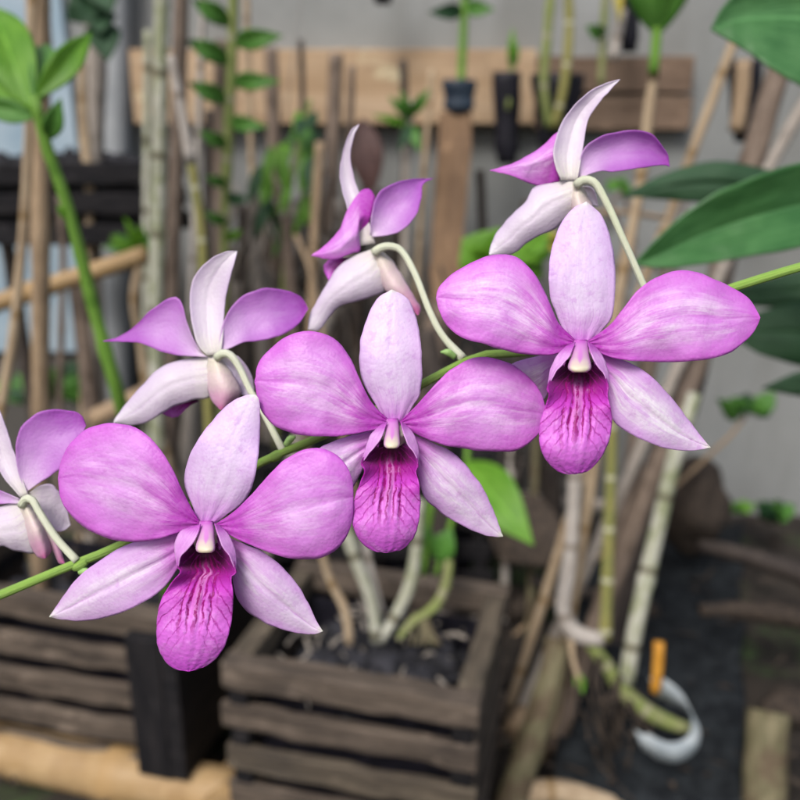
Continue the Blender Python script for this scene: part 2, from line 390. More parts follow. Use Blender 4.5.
def tube_data(pts, radii, sides=12, step=.01, jit=0, nodes=None, flat=1.0):
    """pts world points, radii per point; returns V,F,UV"""
    L = sum((Vector(b)-Vector(a)).length for a, b in zip(pts, pts[1:]))
    n = max(6, min(90, int(L/step)))
    ctr = cat_rom([tuple(p)+(r,) for p, r in zip(pts, radii)], n) if False else None
    c3 = cat_rom(pts, n)
    tot = [0]
    for a, b in zip(pts, pts[1:]): tot.append(tot[-1]+(Vector(b)-Vector(a)).length)
    rt = [(q/tot[-1], r) for q, r in zip(tot, radii)]
    V = []; UV = []; seed = random.random()*99
    up = Vector((0, 0, 1)); N = None
    for i in range(n+1):
        s = i/n
        tg = (c3[min(n, i+1)]-c3[max(0, i-1)]).normalized()
        if N is None:
            N = tg.cross(Vector((0, 1, 0.01)) if abs(tg.y) < .9 else up).normalized()
        N = (N-tg*N.dot(tg)).normalized(); Bn = tg.cross(N)
        r = interp(rt, s); u = s*L
        if nodes:
            q = abs((u/nodes) % 1-.5); r *= 1+.16*math.exp(-(q/.06)**2)
        for k in range(sides+1):
            an = 2*math.pi*(k % sides)/sides
            rr = r*(1+jit*noise.noise(Vector((u*40+seed, math.cos(an)*1.2, math.sin(an)*1.2))))
            V.append(c3[i]+N*math.cos(an)*rr+Bn*math.sin(an)*rr*flat); UV.append((u, k/sides))
    m = sides+1
    Fc = [(i*m+k, i*m+k+1, (i+1)*m+k+1, (i+1)*m+k) for i in range(n) for k in range(sides)]
    for i in (0, n):
        V.append(c3[i]); UV.append((i/n*L, .5)); q = len(V)-1
        for k in range(sides): Fc.append((q, i*m+k, i*m+k+1) if i else (q, i*m+k+1, i*m+k))
    return V, Fc, UV
def tube(name, pts, radii, mat, parent=None, **kw):
    V, Fc, UV = tube_data(pts, radii, **kw)
    return mesh(name, V, Fc, mat, parent, UV, True, origin=pts[-1] if parent is None else None)
def px_r(w, p): return w/2/F*dep(p)
def stick(name, pts, w, mat, label=None, cat=None, group=None, parent=None, ground=False, jit=.12, nodes=None, taper=1.0, flat=1.0, sides=12):
    """pts = [(u, v, Y)...], w = width in photo pixels (a number or one per point)"""
    Q = [PY(*p) for p in pts]
    ws = w if isinstance(w, (list, tuple)) else [w*(1+(taper-1)*i/(len(Q)-1)) for i in range(len(Q))]
    R = [px_r(x, q) for x, q in zip(ws, Q)]
    if ground and Q[-1].z > .002:
        d = (Q[-1]-Q[-2]).normalized()
        if d.z > -.25: d = Vector((d.x*.3, d.y*.3, -1)).normalized()
        Q.append(Q[-1]+d*((Q[-1].z+.012)/-d.z)); R.append(R[-1])
    o = tube(name, Q, R, M[mat], parent, jit=jit, nodes=nodes, flat=flat, sides=sides)
    if label: tag(o, label, cat, group)
    return o
def leaf(parent, base, tip, width, mat, bow=.0, fold=.15, side=None, name='leaf', n=(18, 8), droop=0):
    base, tip = Vector(base), Vector(tip); ax = tip-base; L = ax.length; ax.normalize()
    view = (CAM-base).normalized() if side is None else Vector(side)
    sd = ax.cross(view).normalized(); nr = sd.cross(ax).normalized()
    V = []; UV = []
    for i in range(n[0]+1):
        s = i/n[0]
        w = width*.5*(1.12*max(0, math.sin(math.pi*s**.88))**1.0*(1-.12*s)+.03*(1-s))
        c = base+ax*L*s+nr*bow*L*math.sin(math.pi*s)-Vector((0, 0, 1))*droop*L*s*s
        for j in range(n[1]+1):
            t = j/n[1]; q = 2*t-1
            V.append(c+sd*w*q+nr*fold*w*abs(q)+nr*.04*w*math.sin(9*s+3*q)); UV.append((s, t))
    m = n[1]+1
    Fc = [(i*m+j, i*m+j+1, (i+1)*m+j+1, (i+1)*m+j) for i in range(n[0]) for j in range(n[1])]
    return mesh(name, V, Fc, M[mat], parent, UV, True, .0008)
def box(name, c, ax, size, mat, parent=None, bev=.0015, jit=.0):
    """oriented box; ax = 3 axes; the mesh's own X runs along the grain"""
    me = bpy.data.meshes.new(name); hx, hy, hz = [s/2 for s in size]
    nx = max(2, int(size[0]/.02)); V = []; sd = random.random()*40
    ring = [(-hy, -hz), (hy, -hz), (hy, hz), (-hy, hz)]
    for i in range(nx+1):
        x = -hx+2*hx*i/nx
        for y, z in ring:
            V.append((x, y+jit*noise.noise(Vector((x*30+sd, y*20, z*20))), z+jit*noise.noise(Vector((x*30, y*20+sd, z*20+7)))))
    Fc = [(i*4+k, i*4+(k+1) % 4, (i+1)*4+(k+1) % 4, (i+1)*4+k) for i in range(nx) for k in range(4)]
    Fc += [(3, 2, 1, 0), (nx*4, nx*4+1, nx*4+2, nx*4+3)]
    me.from_pydata(V, [], Fc); me.materials.append(mat); me.update()
    o = bpy.data.objects.new(name, me); col.objects.link(o)
    from mathutils import Matrix
    R = Matrix((ax[0], ax[1], ax[2])).transposed().to_4x4(); R.translation = Vector(c)
    if parent is not None:
        o.parent = parent; R.translation = Vector(c)-parent.location
    o.matrix_local = R
    if bev:
        b = o.modifiers.new('edge', 'BEVEL'); b.width = bev; b.segments = 2; b.limit_method = 'ANGLE'
    return o
def loft(name, ctr, rad, mat, parent=None, sides=20, sq=1.0, jit=0):
    """closed body through ellipses: ctr points, rad (rx, ry), world X/Y rings"""
    V = []; sd = random.random()*30
    for c, (rx, ry) in zip(ctr, rad):
        for k in range(sides):
            an = 2*math.pi*k/sides; j = 1+jit*noise.noise(Vector((math.cos(an)*1.5+sd, math.sin(an)*1.5, c.z*25)))
            V.append(c+Vector((rx*math.cos(an)*j, ry*math.sin(an)*j, 0)))
    n = len(ctr)
    Fc = [(i*sides+k, i*sides+(k+1) % sides, (i+1)*sides+(k+1) % sides, (i+1)*sides+k) for i in range(n-1) for k in range(sides)]
    Fc += [tuple(range(sides-1, -1, -1)), tuple((n-1)*sides+k for k in range(sides))]
    return mesh(name, V, Fc, mat, parent, None, True, origin=ctr[-1] if parent is None else None)

# ------------------------------------------------------------------ setting
gv = []; gf = []; NG = 60
for i in range(NG+1):
    for j in range(NG+1):
        fx = (i/NG*2-1); fy = (j/NG*2-1); x = 12*fx**3+1.2*fx; y = 1+12*fy**3+1.2*fy
        gv.append((x, y, -.012+.02*noise.noise(Vector((x*5, y*5, 0)))*(1 if abs(x) < 3 and abs(y) < 4 else 0)-.004))
m_ = NG+1
gf = [(i*m_+j, (i+1)*m_+j, (i+1)*m_+j+1, i*m_+j+1) for i in range(NG) for j in range(NG)]
g_ = mesh('ground', gv, gf, M['ground']); g_['kind'] = 'structure'
X, Yv, Z = Vector((1, 0, 0)), Vector((0, 1, 0)), Vector((0, 0, 1))
WY = 1.34
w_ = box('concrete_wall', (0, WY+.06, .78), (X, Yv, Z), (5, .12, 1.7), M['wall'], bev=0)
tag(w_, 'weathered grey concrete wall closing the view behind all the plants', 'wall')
# board and dark planks fixed to the wall
def board(name, u0, v0, u1, v1, Y, th, mat, label):
    a = PY(u0, v0, Y); b = PY(u1, v1, Y)
    c = (a+b)/2; c.y = Y+th/2
    return tag(box(name, c, (X, Yv, Z), (abs(b.x-a.x), th, abs(a.z-b.z)), M[mat], jit=.0015), label, 'board')
board('wooden_board', 128, 49, 534, 124, WY-.034, .034, 'wood_board', 'long pale tan board fixed across the grey wall')
board('wooden_plank', 537, 56, 692, 92, WY-.03, .03, 'wood_plank', 'dark brown plank, upper of the two beyond the end of the tan board')
board('wooden_plank', 537, 96, 690, 130, WY-.026, .026, 'wood_plank', 'dark brown plank, lower of the two beyond the end of the tan board')
board('wall_sheet', -160, -60, 100, 352, WY-.012, .012, 'panel_blue', 'pale blue-grey sheet leaning flat on the wall behind the bamboo stake')['category'] = 'sheet'
stick('wall_pipe', [(117, -60, WY-.03), (117, 200, WY-.03), (119, 330, WY-.03)], 26, 'pipe_grey', 'smooth grey downpipe running up the wall at the end of the tan board', 'pipe', ground=True, jit=0)

# ------------------------------------------------------------------ orchid flowers
def ctr_px(T, x, y): return (T[0]+x*T[2], T[1]+y*T[2])
FG = 'lilac orchid flowers of the spray'
PET = [(0, 1.2), (.25, -1.0), (.55, -1.8), (1, 1.6)]
DOR = [(0, 2.2), (.4, 1.2), (1, 5.0)]
SEP = [(0, 3.2), (.4, 2.4), (1, 7.0)]
def column(root, T, d0, L, R, y0, y1):
    """L/R: half-width samples; body of the column, rounded, leaning out of the flower"""
    ox, oy, k = T; V = []; UV = []; n = 18; sides = 20
    for i in range(n+1):
        s = i/n; y = y0+(y1-y0)*s
        xl = interp(L, s); xr = interp(R, s); cx = (xl+xr)/2; hw = (xr-xl)/2
        if s > .86: hw *= math.sqrt(max(.02, 1-((s-.86)/.145)**2))*.45+.55
        z = 1.5-6.0*s
        for j in range(sides+1):
            an = 2*math.pi*(j % sides)/sides
            px, py = ox+(cx+hw*math.sin(an))*k, oy+y*k
            V.append(P(px, py, d0+(z+math.cos(an)*hw*k*.20+TILT[2]*(px-TILT[0])+TILT[3]*(py-TILT[1]))/1000)); UV.append((s, (j/sides)))
    m = sides+1
    Fc = [(i*m+j, i*m+j+1, (i+1)*m+j+1, (i+1)*m+j) for i in range(n) for j in range(sides)]
    for i in (0, n):
        V.append(sum((V[i*m+j] for j in range(sides)), Vector())/sides); UV.append((i/n, .5))
        for j in range(sides): Fc.append((len(V)-1, i*m+j, i*m+j+1))
    return mesh('column', V, Fc, M['column'], root, UV)
def lip_fn(s, c):
    z = 0
    r = math.exp(-((s-.45)/.2)**2)*max(0, 1-(abs(c)/.6)**2)
    z -= .38*r*math.cos(c*math.pi*7)
    z += 1.0*math.sin(24*s+2*c)*abs(c)**3*math.exp(-((s-.32)/.2)**2)+.45*math.sin(15*s-3*c)*abs(c)**3*max(0, s-.45)
    z += .15*math.sin(c*16)*max(0, s-.4)
    return z
LIPP = [(0, 7.5), (.12, 5.0), (.26, -.5), (.42, -5.0), (.65, -6.6), (1, -3.0)]
LIPC = [(0, -5), (.12, -9.5), (.25, -6.5), (.42, -.5), (.6, 2.0), (1, 3.2)]
def ruffle():
    a, b, k = random.uniform(0, 6), random.uniform(0, 6), random.uniform(5, 8)
    return lambda s, c: .75*abs(c)**2.5*math.sin(k*s*1.6+a+(c > 0)*b)*math.sin(math.pi*min(1, s*1.1))-.25*math.sin(c*11+b)*max(0, .6-s)
def front_flower(label, T, d0, Cx, Cy, lp, dl, rp, ls, rs, lip, lobL, lobR, colm, stem_pt, look, sepp=SEP):
    u, v = ctr_px(T, Cx, Cy); gx, gy, TINT[0] = look; TILT[:] = [u, v, gx, gy]
    root = empty('orchid_flower', P(u, v, d0), label, 'orchid flower', FG)
    fabric('petal', root, T, lp[0], lp[1], d0, PET, 1.7, M['petal'], fn=ruffle(), wav=1.1)
    fabric('petal', root, T, rp[0], rp[1], d0, PET, 1.7, M['petal'], fn=ruffle(), wav=1.1)
    fabric('sepal', root, T, dl[0], dl[1], d0, DOR, 1.4, M['dorsal'], groove=.15, fn=ruffle())
    fabric('sepal', root, T, ls[0], ls[1], d0, sepp, 1.2, M['sepal'], groove=.55, fn=ruffle())
    fabric('sepal', root, T, rs[0], rs[1], d0, SEP, 1.2, M['sepal'], groove=.55, fn=ruffle())
    fabric('lip', root, T, lip[0], lip[1], d0, LIPP, LIPC, M['lip'], n=(60, 44), fn=lip_fn, groove=0, wav=.35)
    for lo in (lobL, lobR):
        fabric('side_lobe', root, T, lo[0], lo[1], d0, [(0, 0), (.5, -1.2), (1, -2.6)], 0, M['side_lobe'], n=(20, 10), groove=0, wav=.15,
               fn=lambda s, c: -2.6*(c+1)*.5*math.sin(math.pi*min(1, s*.75+.2)))
    column(root, T, d0, *colm)
    # spur and stalk behind the bloom
    a = P(u, v, d0+.004); e = stem_pt
    tube('spur', [a, P(u+2, v+14, d0+.008), P(u+3, v+26, d0+.0135)], [.0042, .0034, .0012], M['spur'], root, sides=14, step=.001)
    tube('pedicel', [P(u, v, d0+.003), a.lerp(e, .4)+Vector((0, 0, .003)), e], [.0011, .0009, .0010], M['pedicel'], root, sides=12, step=.001)
    return root
STEM = [(-40, 611, .212), (0, 595, .214), (62, 569, .216), (125, 543, .219), (200, 500, .221), (262, 462, .222), (320, 437, .223), (372, 412, .224), (430, 380, .224), (480, 356, .224), (530, 352, .223), (600, 336, .221), (672, 308, .218), (738, 286, .215), (800, 267, .212), (850, 254, .222), (884, 236, .30), (888, 215, .455)]
SW = [P(*p) for p in STEM]
TA = (40, 380, .4); TB = (240, 280, .4); TC = (430, 190, .425)
front_flower('lowest of the three open-faced lilac orchid blooms, over the wooden crates', TA, .200, 410, 362,
    ([(398, 352), (370, 305), (330, 220), (290, 160), (245, 122), (195, 108), (150, 112), (108, 128), (72, 165), (53, 205), (46, 248)],
     [(402, 362), (360, 376), (325, 389), (270, 402), (215, 404), (160, 392), (110, 367), (75, 335), (53, 297), (46, 248)]),
    ([(392, 362), (384, 322), (362, 262), (368, 208), (392, 155), (428, 105), (470, 62), (508, 40), (540, 37)],
     [(432, 362), (470, 335), (508, 305), (530, 268), (543, 210), (549, 150), (550, 90), (548, 52), (540, 37)]),
    ([(440, 360), (490, 325), (530, 285), (570, 240), (610, 200), (650, 178), (690, 170), (730, 180), (763, 210), (780, 250), (783, 292)],
     [(438, 366), (490, 396), (540, 418), (600, 440), (660, 448), (710, 441), (745, 420), (770, 383), (781, 340), (783, 292)]),
    ([(392, 370), (330, 385), (260, 398), (200, 420), (150, 452), (105, 484), (68, 527), (42, 565), (24, 592)],
     [(372, 425), (345, 470), (320, 508), (285, 540), (232, 569), (180, 589), (120, 601), (68, 600), (24, 592)]),
    ([(440, 378), (510, 410), (560, 432), (600, 462), (640, 507), (670, 556), (690, 600), (707, 628)],
     [(448, 425), (476, 480), (492, 543), (520, 579), (560, 605), (605, 623), (650, 633), (685, 635), (707, 628)]),
    ([(385, 405), (352, 440), (343, 468), (352, 478), (335, 500), (305, 545), (293, 600), (293, 650), (305, 690), (332, 719), (372, 728)],
     [(440, 405), (472, 430), (487, 460), (490, 485), (478, 494), (483, 540), (479, 600), (467, 652), (445, 690), (412, 716), (372, 728)]),
    ([(382, 366), (352, 378), (336, 412), (340, 445), (345, 472)], [(402, 360), (392, 392), (372, 420), (352, 442), (345, 472)]),
    ([(448, 364), (470, 385), (487, 422), (490, 455), (489, 482)], [(436, 358), (446, 392), (458, 420), (476, 445), (489, 482)]),
    ([(0, 398), (.4, 396), (.85, 389), (1, 389)], [(0, 432), (.4, 436), (.85, 438), (1, 437)], 352, 432), P(205, 497, .2205), (-.022, .020, .55))
front_flower('middle one of the three open-faced lilac orchid blooms, between its two neighbours', TB, .2035, 385, 360,
    ([(372, 350), (330, 308), (300, 250), (275, 195), (242, 152), (195, 130), (150, 130), (110, 145), (75, 174), (48, 205), (37, 255)],
     [(374, 360), (330, 376), (280, 386), (220, 391), (160, 388), (103, 373), (66, 345), (47, 305), (37, 255)]),
    ([(362, 356), (338, 310), (310, 260), (299, 210), (302, 150), (320, 90), (345, 45), (380, 25)],
     [(408, 356), (432, 315), (450, 285), (455, 230), (452, 160), (440, 95), (418, 46), (380, 25)]),
    ([(402, 352), (440, 315), (480, 270), (525, 225), (570, 200), (610, 193), (660, 203), (702, 226), (740, 263), (758, 298), (765, 337)],
     [(402, 362), (450, 390), (500, 410), (560, 421), (620, 428), (685, 427), (725, 406), (754, 372), (765, 337)]),
    ([(362, 368), (310, 382), (255, 396), (200, 420), (155, 482), (125, 560), (115, 620)],
     [(345, 420), (312, 465), (288, 508), (250, 570), (190, 615), (115, 620)]),
    ([(412, 378), (490, 410), (532, 432), (570, 470), (602, 512), (627, 560), (645, 608), (657, 641)],
     [(420, 425), (445, 488), (460, 540), (500, 580), (542, 606), (590, 630), (630, 641), (657, 641)]),
    ([(352, 400), (318, 430), (303, 458), (312, 478), (298, 512), (286, 548), (281, 592), (287, 628), (305, 657), (332, 676), (366, 681)],
     [(402, 400), (434, 428), (446, 462), (440, 480), (448, 510), (451, 560), (446, 608), (431, 648), (402, 674), (366, 681)]),
    ([(352, 362), (328, 385), (318, 410), (310, 435), (304, 460)], [(368, 354), (356, 388), (340, 414), (322, 434), (304, 460)]),
    ([(412, 360), (432, 382), (443, 408), (447, 432), (446, 460)], [(401, 353), (410, 388), (420, 412), (436, 434), (446, 460)]),
    ([(0, 366), (.4, 364), (.85, 359), (1, 360)], [(0, 395), (.4, 398), (.85, 400), (1, 399)], 346, 421), P(398, 397, .2238), (.010, .008, .75))
front_flower('highest of the three open-faced lilac orchid blooms, beside the broad green leaf', TC, .197, 352, 362,
    ([(340, 352), (300, 310), (272, 245), (240, 190), (200, 157), (150, 153), (100, 170), (55, 196), (22, 228), (15, 255)],
     [(342, 364), (300, 385), (250, 388), (190, 381), (130, 363), (82, 350), (45, 325), (24, 290), (15, 255)]),
    ([(330, 362), (308, 318), (287, 265), (279, 210), (285, 145), (305, 85), (335, 45), (368, 28)],
     [(380, 362), (406, 328), (428, 298), (435, 240), (435, 180), (425, 115), (403, 60), (368, 28)]),
    ([(370, 356), (420, 320), (450, 285), (490, 235), (535, 205), (582, 190), (632, 195), (690, 220), (735, 244), (755, 262), (777, 300)],
     [(372, 366), (420, 392), (480, 402), (560, 405), (640, 400), (700, 385), (748, 350), (768, 322), (777, 300)]),
    ([(330, 372), (285, 384), (240, 394), (195, 408), (150, 442), (118, 505), (100, 560)],
     [(315, 420), (288, 455), (265, 497), (222, 540), (160, 565), (100, 560)]),
    ([(380, 378), (460, 403), (512, 432), (560, 480), (600, 530), (636, 578), (660, 606)],
     [(390, 425), (418, 490), (430, 540), (460, 567), (510, 592), (560, 609), (615, 613), (660, 606)]),
    ([(322, 400), (293, 430), (276, 462), (280, 485), (270, 510), (259, 550), (257, 590), (266, 622), (286, 650), (312, 666), (342, 668)],
     [(378, 400), (408, 428), (420, 462), (417, 485), (424, 505), (428, 545), (420, 592), (400, 632), (372, 660), (342, 668)]),
    ([(322, 366), (300, 388), (286, 415), (280, 440), (276, 466)], [(342, 358), (330, 388), (310, 412), (292, 435), (276, 466)]),
    ([(386, 366), (404, 388), (416, 415), (420, 440), (421, 466)], [(371, 358), (380, 388), (392, 412), (410, 435), (421, 466)]),
    ([(0, 338), (.4, 334), (.85, 324), (1, 327)], [(0, 370), (.4, 374), (.85, 380), (1, 377)], 352, 429), P(580, 341, .2215), (.014, -.012, 1.0), [(0, 3.5), (.28, 15), (1, 32)])

TILT[:] = [0, 0, 0, 0]; TINT[0] = .6
def back_flower(label, T, d0, parts, pedpts, pedw, spurpts=None):
    ox, oy, k = T
    q = pedpts[0]; root = empty('orchid_flower', P(ox+q[0]*k, oy+q[1]*k, d0), label, 'orchid flower', FG)
    for nm, A, B, prof, cr, mt, kw in parts:
        fabric(nm, root, T, A, B, d0, prof, cr, M[mt], n=(36, 20), **kw)
    pts = [P(ox+x*k, oy+y*k, d0+z/1000) for x, y, z in pedpts]
    tube('pedicel', pts, [px_r(w, p) for w, p in zip(pedw, pts)], M['pedicel'], root, sides=14, step=.0012, jit=.05)
    return root
N0 = {'groove': 0}
TD = (100, 240, .275)
back_flower('lilac orchid bloom seen from behind, over the left petal of the lowest open-faced bloom', TD, .231, [
    ('sepal', [(390, 420), (358, 385), (336, 310), (327, 240), (331, 170), (352, 118), (402, 70), (450, 45), (500, 40)], [(440, 415), (448, 350), (450, 290), (456, 220), (470, 150), (486, 92), (500, 40)], [(0, 1), (.5, 4), (1, 1)], -1.5, 'sepal_back', {'groove': .25}),
    ('petal', [(370, 412), (340, 362), (312, 290), (300, 235), (278, 208), (235, 220), (180, 260), (130, 310), (72, 350), (12, 368)], [(392, 425), (330, 422), (262, 416), (200, 396), (140, 373), (80, 370), (12, 368)], [(0, 1), (.5, 6), (1, 12)], -2, 'petal_back', N0),
    ('petal', [(430, 402), (440, 332), (460, 272), (508, 212), (570, 181), (630, 176), (695, 189), (737, 213), (757, 250)], [(432, 412), (478, 391), (530, 370), (600, 363), (668, 341), (722, 305), (757, 250)], [(0, 1), (.5, 4), (1, 9)], -2, 'petal_back', N0),
    ('sepal', [(430, 420), (345, 430), (272, 442), (210, 472), (145, 538), (92, 600), (62, 640), (50, 665)], [(420, 540), (395, 573), (335, 583), (272, 604), (222, 631), (168, 664), (110, 673), (50, 665)], [(0, 0), (.4, 3), (1, 9)], 2.5, 'sepal_back', {'groove': .25}),
    ('sepal', [(440, 425), (490, 418), (530, 455), (556, 510), (560, 560)], [(430, 440), (470, 480), (505, 530), (520, 565), (560, 560)], [(0, 1), (1, 5)], -1, 'sepal_back', N0),
    ('spur', [(395, 430), (385, 500), (400, 570), (425, 605), (442, 618)], [(445, 440), (490, 500), (512, 555), (480, 595), (442, 618)], [(0, -1), (.5, -2.5), (1, -1)], 4, 'spur', N0),
    ('lip', [(330, 570), (260, 590), (225, 612), (222, 628), (262, 645)], [(360, 585), (330, 600), (305, 622), (285, 640), (262, 645)], [(0, 8), (1, 11)], 1, 'lip', N0)],
    [(425, 428, -1), (448, 412, -2.6), (478, 422, -3.2), (510, 470, -3.5), (545, 545, -4.5), (592, 625, -6), (668, 772, -8.6)], [9, 8.6, 7.6, 7, 6.6, 6.4, 7.4])
TE = (290, 110, .325)
back_flower('small lilac orchid bloom seen from behind, nodding above the middle open-faced bloom', TE, .238, [
    ('sepal', [(205, 420), (178, 310), (160, 240), (153, 190), (160, 140), (175, 90), (193, 57), (213, 45)], [(262, 410), (232, 310), (210, 248), (195, 200), (186, 150), (190, 108), (200, 72), (213, 45)], [(0, 4), (.5, 7), (1, 3)], -1, 'sepal_back', N0),
    ('petal', [(262, 268), (245, 243), (215, 252), (176, 310), (152, 368), (110, 415), (65, 448)], [(240, 365), (212, 385), (215, 432), (185, 442), (135, 460), (65, 448)], [(0, 3), (.5, -1), (1, 3)], 0, 'petal', {'groove': 0, 'fold': (.25, 3.5)}),
    ('petal', [(246, 385), (252, 320), (268, 262), (310, 230), (370, 213), (440, 211)], [(256, 390), (312, 383), (355, 361), (388, 322), (404, 272), (409, 228), (440, 211)], [(0, 2), (.5, 4), (1, 10)], -3, 'petal_back', {'groove': 0}),
    ('sepal', [(262, 425), (200, 448), (150, 482), (117, 530), (82, 590), (62, 630), (56, 675)], [(320, 480), (308, 535), (285, 563), (248, 576), (200, 590), (152, 604), (118, 640), (88, 678), (56, 675)], [(0, 0), (.4, -1), (1, 4)], 3, 'sepal_back', {'groove': .2}),
    ('spur', [(250, 430), (262, 500), (298, 558), (348, 590), (394, 632)], [(275, 430), (312, 460), (345, 510), (386, 582), (402, 610), (394, 632)], [(0, -.5), (.5, -1.5), (1, 0)], 3, 'spur', N0),
    ('lip', [(190, 455), (140, 455), (110, 470), (106, 495), (120, 524)], [(200, 480), (165, 490), (145, 505), (135, 518), (120, 524)], [(0, 5), (1, 7)], 1, 'lip', N0)],
    [(258, 440, -1), (280, 424, -2.2), (312, 420, -2.8), (345, 436, -3.2), (385, 505, -5), (430, 620, -8), (470, 695, -10.5), (533, 766, -13.6)], [9.5, 8.6, 7.8, 7, 6.8, 6.8, 7, 9.5])
TF = (480, 70, .25)
back_flower('topmost orchid bloom of the spray, seen from behind with white sepals and lilac petals', TF, .224, [
    ('sepal', [(325, 440), (300, 380), (296, 310), (325, 215), (380, 140), (440, 85), (500, 55), (560, 38)], [(390, 440), (402, 370), (415, 290), (432, 200), (470, 140), (512, 90), (560, 38)], [(0, 1), (.5, 4), (1, 0)], -2, 'sepal_back', {'groove': .2}),
    ('petal', [(322, 300), (352, 228), (300, 256), (250, 305), (165, 358), (100, 385), (40, 402)], [(318, 448), (300, 450), (238, 465), (180, 446), (120, 421), (40, 402)], [(0, 2), (.5, 3), (1, 9)], 0, 'petal', {'groove': 0, 'fold': (-.1, 3.5)}),
    ('petal', [(390, 425), (402, 350), (430, 300), (498, 261), (570, 245), (640, 242), (692, 260), (720, 294), (750, 335), (758, 387)], [(405, 432), (468, 406), (540, 405), (610, 396), (680, 386), (735, 380), (758, 387)], [(0, 1), (.5, 3), (1, 6)], -3, 'petal_back', N0),
    ('sepal', [(380, 440), (290, 452), (217, 470), (180, 530), (112, 595), (62, 660), (42, 708), (38, 740)], [(412, 530), (335, 600), (298, 637), (242, 660), (190, 690), (142, 729), (92, 742), (38, 740)], [(0, 0), (.4, 1), (1, 6)], 3, 'sepal_back', {'groove': .25}),
    ('sepal', [(405, 465), (440, 468), (460, 490), (472, 545)], [(395, 480), (420, 515), (440, 535), (472, 545)], [(0, 1), (1, 4)], -1, 'sepal_back', N0),
    ('spur', [(360, 450), (350, 520), (380, 590), (420, 640), (450, 680)], [(420, 470), (450, 540), (470, 600), (470, 650), (450, 680)], [(0, -.5), (.5, -2), (1, -1)], 4, 'spur', N0)],
    [(385, 462, -1), (410, 442, -2.4), (440, 442, -3), (470, 465, -3.3), (520, 560, -3.6), (562, 655, -4), (605, 750, -4.4), (672, 905, -5)], [9.5, 9, 8.2, 7.6, 7.2, 7, 7, 7.4])
TG = (0, 390, .2873)
back_flower('orchid bloom seen from behind, cut off by the edge beside the lowest open-faced bloom', TG, .222, [
    ('petal', [(88, 350), (62, 282), (55, 190), (76, 128), (120, 85), (180, 68), (240, 72), (280, 86), (300, 122)], [(96, 352), (140, 321), (188, 290), (225, 258), (265, 210), (300, 122)], [(0, 1), (.5, 2), (1, 4)], -2, 'petal_back', N0),
    ('sepal', [(72, 375), (0, 285), (-45, 180), (-50, 90), (-20, 30)], [(98, 365), (62, 262), (32, 165), (4, 85), (-20, 30)], [(0, 1), (.5, 4), (1, 2)], -1.5, 'sepal_back', {'groove': .2}),
    ('petal', [(70, 380), (0, 350), (-80, 320), (-150, 350), (-190, 400)], [(70, 395), (0, 396), (-80, 410), (-140, 415), (-190, 400)], [(0, 1), (.5, 5), (1, 9)], -2, 'petal_back', N0),
    ('sepal', [(100, 360), (140, 332), (185, 332), (225, 390), (245, 470)], [(105, 395), (150, 440), (195, 490), (225, 488), (245, 470)], [(0, 2), (1, 7)], -1, 'sepal_back', N0),
    ('sepal', [(80, 385), (20, 400), (-60, 440), (-120, 520), (-150, 600)], [(135, 500), (125, 565), (60, 560), (0, 545), (-60, 600), (-150, 600)], [(0, 0), (.4, 1), (1, 6)], 3, 'sepal_back', {'groove': .25}),
    ('spur', [(62, 400), (88, 480), (110, 550), (135, 582), (158, 585)], [(110, 400), (140, 450), (172, 520), (178, 560), (158, 585)], [(0, -1), (.5, -2.5), (1, -1)], 4, 'spur', N0),
    ('sepal', [(95, 420), (140, 440), (185, 500), (212, 560), (225, 605)], [(105, 440), (150, 500), (185, 560), (205, 600), (225, 605)], [(0, 0), (1, 2)], 1, 'spur', N0)],
    [(75, 402, -1), (92, 378, -2.4), (115, 385, -3), (140, 430, -3.6), (200, 520, -5), (268, 595, -6)], [9, 8.2, 7.6, 7.4, 7.4, 8])

st = empty('flower_stem', SW[3], 'slender green flower stem running behind all the lilac orchid blooms', 'flower stem')
rs_ = [px_r(w, p) for w, p in zip([9.5, 9.5, 9, 9, 8.6, 8.6, 8.6, 8.4, 8.4, 8.4, 8.6, 9, 9, 9, 9, 9, 9], SW)]
tube('stalk', SW, rs_, M['stem'], st, sides=16, step=.003, jit=.05)
for (u, v, d) in ((80, 565, .2165), (276, 456, .2222), (462, 366, .2238), (205, 497, .221), (398, 397, .2237), (580, 341, .2217)):
    a = P(u-7, v+3.5, d); b = P(u+7, v-3.5, d)
    tube('node', [a, a.lerp(b, .3), a.lerp(b, .6), b], [.0008, .00135, .0014, .0008], M['stem'], st, sides=14, step=.0004)
for (u, v, d, du, dv) in ((80, 572, .2165, 8, 2), (286, 445, .2225, 6, -5), (455, 357, .224, -9, -3), (702, 295, .2165, 8, -6)):
    a = P(u, v, d); b = P(u+du*1.6, v+dv*1.6, d-.001)
    tube('bract', [a, a.lerp(b, .5)+Vector((0, 0, .0006)), b], [.0008, .0010, .0003], M['bud'], st, sides=10, step=.0006)

